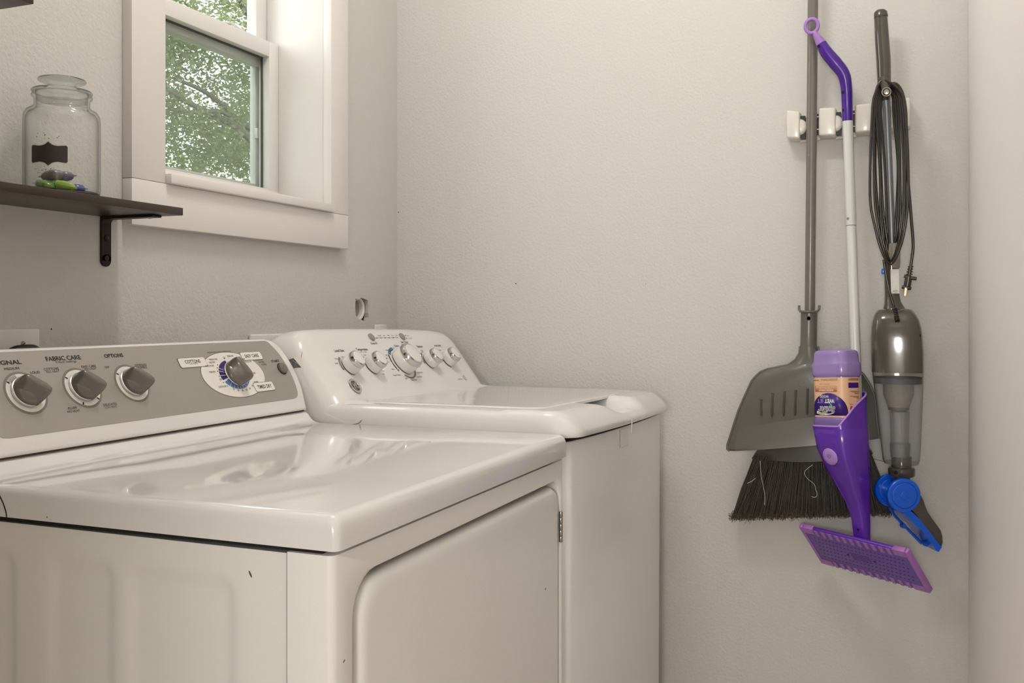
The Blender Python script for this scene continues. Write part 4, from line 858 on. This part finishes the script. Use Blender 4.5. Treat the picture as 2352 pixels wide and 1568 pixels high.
for i in range(9):
    for j in range(5): lathe(b, [(.0016, .0009), (.0014, .0013), (0, .0014)], 6, PM @ Matrix.Translation((-.022 + .0055 * i, -.0095 + .0047 * j, 0)) @ Matrix.Diagonal((1.7, .8, 1, 1)))
obj('dimples', b, pm('dimple_purple', (66, 38, 98), .5), mop, None, kind='stuff')
for sx in (-1, 1): b = nb(); box(b, sx * .034 - .003, sx * .034 + .003, -.0015, .0015, .0009, .0013, PM); obj('slot_mark', b, GAP, mop)

# ---- bottle standing upside down in the mop
bot = thing('cleaner_bottle', 'upside down lilac cleaner bottle with peach label in the purple mop', 'bottle', tuple(MM @ Vector((-.018, .040, .20))))
LIQ = pm('lilac_bottle', (152, 128, 188), .22, coat=.3, var=(14, .05)); LIQ2 = pm('lilac_liquid_neck', (126, 104, 170), .22, coat=.3, var=(14, .06))
BC = (-.0175, .0415); BW, BD = .087, .066
def bsec(h, k, rc=.018, dx=0): return [tuple(MM @ Vector((BC[0] + x, BC[1] + y, h))) for x, y in rrect(-BW / 2 * k, BW / 2 * k, -BD / 2 * k, BD / 2 * k, rc, 6)]
b = nb(); loft(b, [bsec(.349, .985), bsec(.3525, 1.035), bsec(.358, 1.05), bsec(.374, 1.05), bsec(.378, 1.03), bsec(.3815, .985), bsec(.396, .97), bsec(.402, .94), bsec(.4055, .87), bsec(.407, .72, .016)]); obj('bottle_base', b, LIQ, bot, 60)
b = nb(); loft(b, [bsec(.262, .985), bsec(.349, .985)], False, False); obj('bottle_wall', b, LIQ, bot, 60)
b = nb(); loft(b, [bsec(.205, .5, .01), bsec(.222, .86), bsec(.236, .97), bsec(.240, 1.02), bsec(.257, 1.03), bsec(.260, 1.02), bsec(.263, .985)]); obj('bottle_shoulder', b, LIQ2, bot, 60)
PEACH = pm('peach_label', (232, 186, 148), .38, var=(18, .06))
b = nb(); loft(b, [bsec(.2645, .995), bsec(.3475, .995)], False, False); lbl = obj('label', b, PEACH, bot, 60)
# printing wrapped round the label; the bottle hangs neck down, so the print reads upside down
LW, LD, LR = BW / 2 * .995, BD / 2 * .995, .018
def wrap(v):
    """label coordinates (x along the label, y towards the neck, z off the surface) to the bottle"""
    s_, h, n = -v.x, .306 - v.y, v.z + .0002; sg = 1 if s_ >= 0 else -1; s_ = abs(s_); a = LW - LR
    if s_ <= a: r_, f_, nr, nf = s_, LD, 0, 1
    elif s_ <= a + LR * PI / 2: t = (s_ - a) / LR; r_, f_, nr, nf = a + LR * math.sin(t), LD - LR + LR * math.cos(t), math.sin(t), math.cos(t)
    else: r_, f_, nr, nf = LW, LD - LR - (s_ - a - LR * PI / 2), 1, 0
    return MM @ Vector((BC[0] + sg * (r_ + nr * n), BC[1] + f_ + nf * n, h))
def wrapped(b):
    for k in range(-14, 34): bmesh.ops.bisect_plane(b, geom=list(b.verts) + list(b.edges) + list(b.faces), plane_co=(-k * .003, 0, 0), plane_no=(1, 0, 0))
    for v in b.verts: v.co = wrap(v.co)
    return b
I4 = Matrix.Identity(4)
def fprint(pts, n, mat, name, parent=None): b = nb(); prism(b, pts, n - .0002, n); return obj(name, wrapped(b), mat, parent or lbl, None)
NAVYL = pm('label_navy', (58, 22, 122), .35); WHT = pm('label_white', (240, 236, 232), .4); TAN = pm('label_tan', (206, 142, 108), .4); GRN = pm('label_green', (40, 170, 120), .4); LIME = pm('label_lime', (150, 190, 40), .4); BRN = pm('label_brown_print', (140, 92, 66), .5); MAG = pm('label_magenta', (130, 20, 90), .4)
def ftext(items, mat, nm, lift=.0007):
    b = nb()
    for t, x, y, h, w, k in items: put(b, t, x, y, h, I4, w, lift=lift, **k)
    return obj(nm, wrapped(b), mat, lbl, None, kind='stuff')
fprint([(-.050, .038)] + [(-.005 - .045 * math.cos(PI * i / 28), .038 - .047 * math.sin(PI * i / 28) ** .85) for i in range(1, 28)] + [(.040, .038)], .0004, NAVYL, 'label_dome')
fprint([(-.020, .0325), (-.004, .0345), (.010, .0335), (.026, .0290), (.0275, .0345), (.016, .0372), (.002, .0374), (-.010, .0358)], .0005, WHT, 'swoosh'); fprint([(.004, .0345), (.013, .0328), (.0235, .0305), (.0235, .0325), (.015, .0352), (.006, .0358)], .0006, LIME, 'lime_swoosh')
fprint([(-.0165, .0205), (-.0145, .0160), (-.0095, .0120), (-.0060, .0118), (-.0085, .0150), (-.0090, .0205)], .0006, GRN, 'leaf')
ftext([('Swiffer', -.001, .0262, .0128, .047, dict(shear=.28, weight=.0010))], WHT, 'brand_outline', lift=.0007)
ftext([('Swiffer', -.001, .0262, .0124, .0455, dict(shear=.28, weight=.00005))], pm('label_dark_script', (40, 26, 78), .4), 'brand_script', lift=.0009)
ftext([('WET', -.0078, .0078, .0080, .0265, dict(weight=.0004)), ('WOOD', .0055, -.0018, .0054, .0235, dict(weight=.0001))], WHT, 'product_name'); ftext([('JET', .0165, .0078, .0080, .0175, {})], pm('label_pale_blue', (170, 170, 226), .4), 'product_name_end')
fprint(rrect(-.028, .030, -.0242, -.0118, .0016, 3), .0004, TAN, 'formula_box')
ftext([('QUICKDRY FORMULA*', .0005, -.0146, .0030, .040, dict(weight=.0002)), ('DISSOLVES DIRT TO GIVE', .0005, -.0185, .0020, .032, {}), ('NATURAL SHINE WITHOUT DULLING', .0005, -.0216, .0020, .052, {})], pm('label_cream', (250, 226, 206), .4), 'formula_text')
ftext([('BEAUTIFUL CLEAN', .0035, -.0280, .0018, .027, {}), ('QUICKDRY FORMULA', -.0085, -.0370, .0042, .043, {}), ('CAUTION', .0265, -.0362, .0018, .016, dict(weight=.0002))], BRN, 'small_print')
fprint(rrect(-.084, -.0525, -.0305, -.0195, .0014, 3), .0004, NAVYL, 'side_box')
sd = nb()
for y, x0, x1 in ((-.0390, -.084, -.0565), (-.0372, -.084, -.0530), (-.0355, -.084, -.0545), (-.0160, -.084, -.079), (-.0130, -.084, -.0560), (-.0110, -.084, -.0625), (-.0088, -.084, -.0700), (-.0068, -.084, -.0725), (-.0022, -.084, -.0555), (-.0004, -.084, -.0665), (.0018, -.084, -.0750), (.0040, -.084, -.0780), (.0082, -.084, -.0765)): prism(sd, [(x0, y - .0005), (x1, y - .0005), (x1, y + .0005), (x0, y + .0005)], .0002, .0004)
for y, x0, x1 in ((.0136, -.066, -.054), (.0155, -.064, -.056), (.0150, -.080, -.071)): prism(sd, [(x0, y - .0003), (x1, y - .0003), (x1, y + .0003), (x0, y + .0003)], .0002, .0004)
obj('side_print', wrapped(sd), BRN, lbl, None, kind='stuff')
for x in (-.0605, -.0755):
    so = fprint(ell(x, .0245, .0050, .0062, 20), .0004, MAG, 'side_badge'); fprint(ell(x - .001, .0235, .0018, .0036, 12), .0006, pm('badge_pink', (214, 110, 150), .4), 'badge_mark', so)

# ================================================================== STICK VACUUM
VX = 2.222
vac = thing('stick_vacuum', 'dark grey and blue stick vacuum with coiled cord, hanging in the rack', 'vacuum', (2.2, 0.0017, 0.6125))
b = nb(); hp = [(2.238, 0.0499, 1.7591), (2.238, 0.0495, 1.7469), (2.238, 0.0469, 1.6998), (2.238, 0.0438, 1.6527), (2.238, 0.0425, 1.6058), (2.238, 0.0416, 1.5664)]; tube(b, [Vector(hp[0]) + Vector((0, 0, .004))] + list(hp), [.006, .0125, .0138, .0148, .0150, .0140, .0118], 22); obj('handle', b, VACG, vac, 60)
b = nb(); tube(b, [(2.2375, 0.0501, 1.7623), (2.2375, 0.0498, 1.7571), (2.2375, 0.049, 1.7467)], [.0095, .0140, .0146], 22); obj('handle_cap', b, pm('vacuum_dark_cap', (66, 60, 50), .25, coat=.4, var=(80, .25)), vac, 60)
b = nb(); tube(b, [(2.236, 0.0394, 1.5658), (2.236, 0.0377, 1.5442), (2.236, 0.0263, 1.2498)], [.0100, .0078, .0078], 18); obj('tube', b, pm('blue_grey_tube', (134, 138, 142), .35, metal=.4), vac)
for p0, p1 in (('h', 0),):
    q = [(2.1915, 0.0455, 1.6086), (2.1915, 0.0416, 1.5955), (2.1915, 0.0382, 1.5814), (2.1915, 0.0373, 1.574)]; b = nb(); tube(b, cr(q, 4), [.0085] * 13, 14, flat=(.55, 1), ref=(1, 0, 0)); hook = obj('cord_hook', b, pm('vacuum_hook', (78, 70, 58), .3, coat=.4), vac, 60)
    b = nb(); tube(b, [q[1], (2.236, q[1][1], q[1][2])], .006, 12); obj('hook_stem', b, VACG, hook)
    b = nb(); ce = Vector((2.1865, 0.0372, 1.5748)); tube(b, [ce + Vector((0, .0088 * math.cos(2 * PI * i / 20), .0088 * math.sin(2 * PI * i / 20))) for i in range(20)], .0012, 6, closed=True, ref=(1, 0, 0)); obj('hook_rim', b, pm('vacuum_pale_edge', (150, 142, 124), .35), hook)
    b = nb(); lathe(b, [(.0056, 0), (.0054, .0012), (0, .0018)], 18, frame(ce + Vector((.0006, 0, 0)), (0, -1, 0), (0, 0, 1), (-1, 0, 0))); obj('hook_screw', b, STEEL, hook)
b = nb(); tube(b, [(2.224, 0.0236, 1.2592), (2.224, 0.0234, 1.2554), (2.224, 0.0228, 1.2212), (2.224, 0.0223, 1.2082), (2.224, 0.0223, 1.2035)], [.0118, .0130, .0132, .0118, .0070], 22); obj('tube_sleeve', b, pm('warm_grey_sleeve', (134, 124, 110), .18, coat=.5), vac, 60)
b = nb(); tube(b, [(2.228, 0.028, 1.2289), (2.228, 0.0276, 1.1843), (2.228, 0.0267, 1.1518), (2.228, 0.0254, 1.1332), (2.228, 0.0232, 1.1174)], [.0150, .0150, .0150, .0170, .0235], 22); neck = obj('neck', b, VACG, vac, 60)
b = nb(); q0, q1 = Vector((2.2125, 0.0214, 1.204)), Vector((2.2125, 0.0201, 1.1524)); dd = (q1 - q0); side = Vector((0, -1, 0)); MLb = frame((q0 + q1) / 2, side, (-dd).normalized(), None); rbox(b, -.0085, .0085, -dd.length / 2, dd.length / 2, -.001, .0006, .0004, 1, MLb); sk = obj('rating_sticker', b, pm('sticker_white', (206, 203, 196), .4, var=(120, .12)), neck)
b = nb(); put(b, 'GV', 0, -.021, .0050, MLb, .009, lift=.0009, rot=PI); obj('sticker_print', b, INKG, sk, None, kind='stuff')
b = nb(); rbox(b, *sorted((2.221, 2.234)), (2.228, 0.0423, 1.2068)[1] - .0015, (2.228, 0.048, 1.2069)[1], (2.228, 0.0449, 1.1943)[2], (2.228, 0.0449, 1.206)[2], .0012, 2); obj('power_switch', b, VACB, vac)
def vsec(v3l, v3r, dep, back=.053, p=.72, n=36, dx=0):
    """one horizontal section from its left and right points and its depth towards the room"""
    l, r_ = Vector(v3l), Vector(v3r); c = (l + r_) / 2; w = (l - r_).length / 2; out = []
    for j in range(n):
        a = 2 * PI * j / n; cc, ss = math.cos(a), math.sin(a)
        y = w * math.copysign(abs(cc) ** p, cc); x = (-dep if ss > 0 else -back) * math.copysign(abs(ss) ** p, ss) * (1 if ss > 0 else 1)
        out.append((c.x + (-dep * abs(ss) ** p if ss > 0 else back * abs(ss) ** p), c.y + y, c.z))
    return out
mb = [((2.222, 0.0465, 1.1202), (2.222, -0.0068, 1.1201), .022, .03), ((2.222, 0.057, 1.1161), (2.222, -0.0145, 1.1174), .034, .04), ((2.222, 0.0622, 1.1063), (2.222, -0.0213, 1.1082), .044, .046), ((2.222, 0.0657, 1.096), (2.222, -0.0272, 1.0962), .050, .05), ((2.222, 0.0683, 1.0801), (2.222, -0.0314, 1.0807), .054, .052), ((2.222, 0.0692, 1.0587), (2.222, -0.034, 1.0596), .056, .053), ((2.222, 0.0688, 1.026), (2.222, -0.0361, 1.0276), .057, .053), ((2.222, 0.0675, 0.9859), (2.222, -0.0361, 0.9882), .057, .053)]
b = nb(); loft(b, [vsec(*q, p=.5) for q in mb]); obj('motor_housing', b, VACG, vac, 40)
b = nb(); lathe(b, [(.0035, 0), (.0035, .0006), (0, .0007)], 14, frame((2.178, -0.0258, 1.0646), (0, -1, 0), (0, 0, 1), (-.85, -.5, 0))); obj('screw_hole', b, GAP, vac)
TINT = glassy('smoked_cup', (.925, .932, .94), .05, (196, 198, 200), .04, edge=.55)
cup = [((2.222, 0.0666, 0.9855), (2.222, -0.0357, 0.9878), .056, .053), ((2.222, 0.0613, 0.9423), (2.222, -0.0348, 0.9452), .055, .051), ((2.222, 0.0552, 0.8866), (2.222, -0.0327, 0.8901), .051, .048), ((2.222, 0.0491, 0.831), (2.222, -0.0302, 0.835), .047, .044), ((2.222, 0.0457, 0.8015), (2.222, -0.0285, 0.8056), .045, .042), ((2.222, 0.0422, 0.7924), (2.222, -0.0255, 0.7963), .041, .038)]
b = nb(); loft(b, [vsec(*q, p=.55) for q in cup], False, True); dc = obj('dust_cup', b, TINT, vac, 45)
b = nb(); s0 = vsec((2.222, 0.0644, 0.9739), (2.222, -0.0335, 0.9763), .053, .05); s1 = vsec((2.222, 0.0631, 0.9618), (2.222, -0.0331, 0.9643), .053, .05); loft(b, [s0, s1], False, False); loft(b, [[(p[0], p[1], p[2]) for p in s1], [((p[0] - 2.222) * .9 + 2.222, (p[1] - .02) * .9 + .02, p[2]) for p in s1]], False, False); obj('seal_ring', b, pm('dark_seal_ring', (60, 60, 62), .5), dc, 50)
b = nb(); cc = Vector((2.222, 0.0137, 0.9391)); zt, z1, z2 = (2.222, 0.0137, 0.9622)[2], (2.222, 0.0137, 0.9123)[2], (2.222, 0.0137, 0.9058)[2]
lathe(b, [(.031, zt), (.030, (zt + z1) / 2), (.021, z1)], 28, Matrix.Translation((cc.x, cc.y, 0))); obj('filter_cone', b, pm('dusty_filter', (150, 144, 134), .8, var=(120, .2)), dc, 60)
b = nb(); lathe(b, [(.0205, z1), (.0205, z2), (.012, z2 - .002)], 28, Matrix.Translation((cc.x, cc.y, 0))); obj('filter_tip', b, pm('filter_tip_grey', (84, 84, 86), .5), dc, 50)
b = nb(); lathe(b, [(.020, (2.222, 0.0137, 0.9021)[2]), (.0175, (2.222, 0.012, 0.807)[2])], 20, Matrix.Translation((cc.x, cc.y - .002, 0))); obj('inlet_duct', b, glassy('inlet_grey', (.86, .86, .87), .18, (176, 176, 174), .2), dc, 60)
b = nb(); lathe(b, [(.0205, (2.222, 0.0137, 0.8347)[2]), (.0185, (2.222, 0.012, 0.8052)[2])], 20, Matrix.Translation((cc.x, cc.y - .003, 0))); obj('inlet_flap', b, pm('flap_grey', (112, 112, 114), .5), dc, 60)
b = nb(); box(b, 2.1655, 2.1665, (2.166, 0.0033, 0.9734)[1], (2.166, 0.0175, 0.973)[1], (2.166, 0.0167, 0.9735)[2], (2.166, 0.0167, 0.9753)[2]); obj('cup_latch', b, BLACKP, dc)
b = nb(); tube(b, [(2.222, 0.0081, 0.8073), (2.222, 0.0081, 0.7851)], .0205, 22); tube(b, [(2.222, 0.0077, 0.7847), (2.222, 0.0077, 0.7824), (2.222, 0.0077, 0.7685), (2.222, 0.0077, 0.7657)], [.0245, .0272, .0272, .0245], 26); tube(b, [(2.222, 0.0077, 0.7685), (2.222, 0.0077, 0.7427)], .0172, 20); obj('swivel_neck', b, VACG, vac, 45)
b = nb(); lathe(b, [(.0042, -.0005), (.0042, .0006), (0, .0007)], 14, frame((2.1965, 0.0186, 0.7763), (0, -1, 0), (0, 0, 1), (-1, .2, 0))); obj('collar_hole', b, GAP, vac)
# floor head: wheels on an axle that points at the room and a little to the right
AX = Vector((-.9, -.43, 0)).normalized(); WC = Vector((2.178, 0.0017, 0.7323)); WB = WC - AX * .072
WMx = frame(WC, AX.cross(Vector((0, 0, 1))).normalized(), (0, 0, 1), AX)
def wheel(c, nm):
    M = frame(c, Vector((0, 0, 1)).cross(AX).normalized(), (0, 0, 1), AX)
    b = nb(); lathe(b, [(.020, -.013), (.0325, -.013), (.0350, -.010), (.0350, -.002), (.0335, 0), (.0275, 0), (.0268, -.0012)], 44, M); w = obj(nm, b, VACB, vac, 35)
    b = nb(); lathe(b, [(.0262, -.004), (.0262, .0004), (.0248, .0014), (.0090, .0014), (.0084, .0024), (.0074, .0026), (0, .0026)], 40, M); obj('hub_cap', b, VACB, w, 35); return w
wheel(WC, 'wheel'); wheel(WB + AX * .013, 'wheel')
b = nb(); tube(b, [WB, WC - AX * .012], .0205, 24); obj('axle_drum', b, VACB, vac)
# nozzle: side profile swept along the axle
cov = [Vector(p) for p in [(2.1752, 0.0075, 0.7495), (2.1812, -0.005, 0.7611), (2.1872, -0.0176, 0.7569), (2.1916, -0.0268, 0.7428), (2.1954, -0.0348, 0.7264), (2.1977, -0.0394, 0.7118), (2.1997, -0.0436, 0.6991), (2.2045, -0.0537, 0.6827), (2.2101, -0.0655, 0.6653), (2.2133, -0.0722, 0.6543), (2.2147, -0.0752, 0.6425), (2.2149, -0.0756, 0.6298), (2.2137, -0.0731, 0.6217), (2.2069, -0.0588, 0.6391), (2.1981, -0.0403, 0.6648), (2.19, -0.0235, 0.6885), (2.1836, -0.0101, 0.705), (2.178, 0.0017, 0.7142)]]
o0 = WC - AX * .012
def proj(p): d = p - WC; return p - AX * d.dot(AX)
cp = cov
b = nb(); cen = sum(cp, Vector()) / len(cp)
loft(b, [[cen + (p - cen) * .93 - AX * .004 for p in cp], [cen + (p - cen) * .985 - AX * .007 for p in cp], [p - AX * .012 for p in cp], [p - AX * .058 for p in cp], [cen + (p - cen) * .94 - AX * .066 for p in cp]]); obj('nozzle_cover', b, VACG, vac, 50)
bl = [Vector(p) for p in [(2.1724, 0.0134, 0.7143), (2.176, 0.0059, 0.7097), (2.184, -0.0109, 0.7005), (2.1924, -0.0285, 0.683), (2.1968, -0.0377, 0.6702), (2.2061, -0.0571, 0.6428), (2.2129, -0.0714, 0.6235), (2.2101, -0.0655, 0.6137), (2.2077, -0.0604, 0.6156), (2.2041, -0.0529, 0.6284), (2.194, -0.0319, 0.6613), (2.19, -0.0235, 0.6668), (2.1788, 0.0, 0.6925), (2.1732, 0.0117, 0.7017)]]
b = nb(); cen = sum(bl, Vector()) / len(bl); loft(b, [[p - AX * .003 for p in bl], [p - AX * .070 for p in bl]]); obj('nozzle_base', b, VACB, vac, 50)
b = nb(); u0, u1 = Vector((2.1804, -0.0034, 0.678)), Vector((2.2053, -0.0554, 0.6193)); tube(b, [u0 - AX * .055, u1 - AX * .055], .0030, 8); tube(b, [Vector((2.1748, 0.0084, 0.698)) - AX * .055, u0 - AX * .055], .0030, 8); obj('rear_rail', b, VACB, vac)
for p in ((2.1828, -0.0084, 0.6634), (2.2037, -0.052, 0.6248)):
    b = nb(); q = Vector(p); lathe(b, [(.0052, -.006), (.0055, 0), (.0048, .005)], 18, frame(q - AX * .03, Vector((0, 0, 1)).cross(AX).normalized(), (0, 0, 1), AX)); obj('caster', b, VACB, vac)
# ---- power cord: long loops between the upper hook and the lower hook
b = nb(); CX = 2.205
top0, bot0 = Vector((2.206, 0.0402, 1.5912)), Vector((2.206, 0.029, 1.2195))
zt, zb2 = top0.z, bot0.z
YLs = [P_[1] for P_ in [(2.205, 0.0661, 1.3784), (2.205, 0.0591, 1.3781), (2.205, 0.0539, 1.3779), (2.205, 0.0505, 1.3777), (2.205, 0.0462, 1.3775), (2.205, 0.0427, 1.3773), (2.205, 0.0565, 1.378)]]
YRs = [P_[1] for P_ in [(2.205, -0.0025, 1.3751), (2.205, 0.0008, 1.3753), (2.205, 0.0051, 1.3755), (2.205, 0.0085, 1.3756), (2.205, 0.0127, 1.3759), (2.205, 0.017, 1.3761), (2.205, 0.0034, 1.3754)]]
WL = [P_[1] for P_ in [(2.205, 0.0652, 1.5357), (2.205, 0.0617, 1.5355), (2.205, 0.0583, 1.5352), (2.205, 0.0548, 1.5349), (2.205, 0.0514, 1.5347), (2.205, 0.0488, 1.5345), (2.205, 0.0591, 1.5353)]]
WRr = [P_[1] for P_ in [(2.205, 0.0, 1.5216), (2.205, 0.0042, 1.5219), (2.205, 0.0085, 1.5222), (2.205, 0.0136, 1.5226), (2.205, 0.0179, 1.5229), (2.205, 0.023, 1.5233), (2.205, 0.0068, 1.5221)]]
for i in range(7):
    xo = CX - .013 + .006 * i + random.uniform(-.003, .003); z = lambda f: zb2 + (zt - zb2) * f
    lo = random.uniform(-.014, .02) if i else -.004; hi = random.uniform(-.002, .006)
    loop = [(xo, top0.y + .004, zt + hi + .004), (xo - .003, (top0.y * .30 + WL[i] * .70) + .001, z(.955)), (xo - .002, WL[i], z(.84)), (xo, YLs[i] + random.uniform(-.004, .004), z(.45 + random.uniform(-.1, .1))), (xo + .002, YLs[i] - .006, z(.20)), (xo + .004, (YLs[i] + bot0.y) / 2 - .003, z(.055) + lo), (xo + .010, bot0.y, zb2 + lo), (xo + .006, (YRs[i] + bot0.y) / 2 + .001, z(.06) + lo), (xo + .002, YRs[i] + .003, z(.20)), (xo, YRs[i] + random.uniform(-.004, .004), z(.45 + random.uniform(-.1, .1))), (xo - .002, WRr[i], z(.82)), (xo - .003, (top0.y * .32 + WRr[i] * .68) - .002, z(.955))]
    tube(b, cr(loop, 7, True), .0028, 8, closed=True)
tube(b, cr([(2.197, 0.0374, 1.5871), (2.197, 0.0238, 1.5942), (2.197, 0.0119, 1.5849), (2.197, 0.0034, 1.5614), (2.197, -0.0008, 1.5273), (2.197, -0.0017, 1.4744), (2.197, -0.0034, 1.4196), (2.197, -0.0067, 1.3648), (2.197, -0.011, 1.3101), (2.197, -0.0147, 1.2545), (2.197, -0.0126, 1.2282), (2.197, -0.0097, 1.2064)], 5), .0031, 8)
tube(b, cr([(2.208, 0.0428, 1.2245), (2.208, 0.0393, 1.1976), (2.208, 0.0325, 1.1607), (2.208, 0.0222, 1.1229)] + [(2.196, 0.0203, 1.1173)], 5), .0029, 8)
cord = obj('power_cord', b, CORD, vac, 60)
b = nb()
for i in range(7): c = Vector((2.192, 0.0207, 1.1173)).lerp(Vector((2.17, 0.0159, 1.0956)), i / 6); d = Vector((-.022, -.005, -.022)).normalized(); tube(b, [c - d * .0014, c + d * .0014], [.0056 - .0001 * i] * 2, 14)
tube(b, [(2.194, 0.0212, 1.12), (2.169, 0.0159, 1.0947)], .0040, 12); obj('strain_relief', b, BLACKP, cord)
# plug
PG = pm('dark_brown_plug', (44, 36, 28), .4, coat=.2); b = nb(); pl = [Vector(p) for p in [(2.197, -0.0097, 1.2082), (2.197, -0.0084, 1.201), (2.197, -0.0072, 1.1919), (2.197, -0.0059, 1.1856)]]
for i in range(4): c = pl[0].lerp(pl[2], i / 3); tube(b, [c + Vector((0, 0, .0012)), c - Vector((0, 0, .0012))], .0056 + .0003 * i, 10)
tube(b, [pl[0], pl[3]], .0040, 10)
tube(b, [(2.197, 0.003, 1.1889), (2.197, -0.0084, 1.1846), (2.197, -0.0215, 1.1826)], [.0034, .0040, .0036], 10)
tube(b, [(2.197, -0.0059, 1.1856), (2.197, -0.003, 1.1674)], [.0072, .0074], 14, flat=(.75, 1), ref=(1, 0, 0)); tube(b, [(2.197, 0.0076, 1.1657), (2.197, -0.0025, 1.1647), (2.197, -0.011, 1.1618)], [.0030, .0062, .0030], 10)
plug = obj('plug', b, PG, cord, 50)
for dx in (-.005, .005):
    b = nb(); c0_, c1_ = Vector((2.197, -0.0008, 1.1638)), Vector((2.197, 0.0013, 1.1474)); c0_.x += dx; c1_.x += dx; tube(b, [c0_, c1_], .0034, 4, flat=(.25, 1), ref=(1, 0, 0)); obj('prong', b, pm('brass_prong', (200, 160, 120), .3, metal=.9), plug, 30)

# ================================================================== OUTDOORS
b = nb(); box(b, -20, 45, 1.9, 60, -.9, -.6); o = obj('lawn', b, pm('grass_ground', (92, 104, 62), .9, var=(2, .3))); o['kind'] = 'structure'
BARK = pm('bark', (96, 88, 78), .9, var=(12, .3), bump=(40, .5, .02))
def leaf_mat(name, rgb, tr):
    m = pm(name, rgb, .55, var=(1.6, .30)); nt = m.node_tree; p = nt.nodes['Principled BSDF']; out = [n for n in nt.nodes if n.type == 'OUTPUT_MATERIAL'][0]
    t = nt.nodes.new('ShaderNodeBsdfTranslucent'); t.inputs[0].default_value = lin(tr); mx = nt.nodes.new('ShaderNodeMixShader'); mx.inputs[0].default_value = .42
    nt.links.new(p.outputs[0], mx.inputs[1]); nt.links.new(t.outputs[0], mx.inputs[2]); nt.links.new(mx.outputs[0], out.inputs[0]); return m
def leaves(b, cen, rad, n, size, flatz=.6):
    for _ in range(n):
        while True:
            d = Vector((random.uniform(-1, 1), random.uniform(-1, 1), random.uniform(-1, 1)))
            if d.length < 1: break
        p = cen + Vector((d.x * rad, d.y * rad, d.z * rad * flatz)); s = size * random.uniform(.6, 1.3)
        u = Vector((random.gauss(0, 1), random.gauss(0, 1), random.gauss(0, .6))).normalized(); w = u.cross(Vector((random.gauss(0, 1), random.gauss(0, 1), random.gauss(0, 1)))).normalized()
        L = [b.verts.new(p + q) for q in (-u * s, w * s * .45 - u * s * .1, u * s, -w * s * .45 - u * s * .1)]; b.faces.new(L)
def tree(label, boughs, trunk, clusters, size, mat):
    t = thing('shade_tree', label, 'tree', trunk[0][:2] + (-.6,), group='trees outside the window')
    b = nb(); tube(b, cr([p[:3] for p in trunk], 4), [trunk[0][3] + (trunk[-1][3] - trunk[0][3]) * i / (4 * (len(trunk) - 1)) for i in range(4 * (len(trunk) - 1) + 1)], 14); obj('trunk', b, BARK, t, 60)
    for bo in boughs:
        b = nb(); q = cr([p[:3] for p in bo], 4); tube(b, q, [bo[0][3] + (bo[-1][3] - bo[0][3]) * i / (len(q) - 1) for i in range(len(q))], 10); obj('bough', b, BARK, t, 60)
    b = nb()
    for c, r_, n in clusters: leaves(b, Vector(c), r_, n, size)
    obj('foliage', b, mat, t, None, kind='stuff')
Q_ = lambda p, r_: tuple(p) + (r_,)
near_cl = []
for i in range(780):
    x, y, z = random.uniform(5.2, 12.2), random.uniform(6.75, 9.0), random.uniform(2.2, 6.8)
    near_cl.append(((x, y, z), random.uniform(.24, .46), 150))
tree('broad green leafy tree with bare boughs crossing close to the window', [
    [Q_((9.8107, 7.0, 2.9348), .052), Q_((9.3293, 7.0, 3.1024), .046), Q_((8.9898, 7.0, 3.2184), .041), Q_((8.6181, 7.0, 3.285), .036), Q_((8.269, 7.0, 3.32), .028), Q_((7.8772, 7.0, 3.3975), .026), Q_((7.3959, 7.0, 3.4856), .014)],
    [Q_((9.9509, 7.1, 3.1843), .046), Q_((9.4626, 7.1, 3.269), .038), Q_((9.1182, 7.1, 3.348), .052), Q_((8.8147, 7.1, 3.4755), .040), Q_((8.5261, 7.1, 3.5447), .030), Q_((8.1191, 7.1, 3.5718), .018)],
    [Q_((9.054, 7.05, 3.3322), .03), Q_((8.6905, 7.0, 3.3323), .024), Q_((8.2519, 6.9, 3.2261), .018), Q_((7.8271, 6.9, 3.1712), .012)],
    [Q_((9.7396, 7.2, 4.5735), .04), Q_((9.4066, 7.2, 4.6868), .03), Q_((9.2466, 7.2, 4.8925), .022)]],
    [(13.2, 7.6, -.6, .28), (12.6, 7.4, 1.0, .22), (11.8, 7.2, 2.2, .16), (9.8808, 7.05, 3.0535) + (.10,)], near_cl, .033, leaf_mat('tree_leaves', (124, 132, 98), (160, 168, 116)))
far_cl = []
for i in range(300):
    x, y, z = random.uniform(9, 24), random.uniform(13, 16.5), random.uniform(.2, 4.9 + 1.2 * math.sin(i)); far_cl.append(((x, y, z), random.uniform(.45, .8), 90))
tree('pale green bushy tree farther off beyond the window', [[(17, 15, 1.2, .12), (15.5, 14.6, 3.2, .08), (14.2, 14.3, 4.6, .04)]], [(17.6, 15.2, -.6, .25), (17.3, 15.1, .5, .2), (17, 15, 1.2, .15)], far_cl, .06, leaf_mat('far_leaves', (150, 160, 112), (190, 200, 130)))
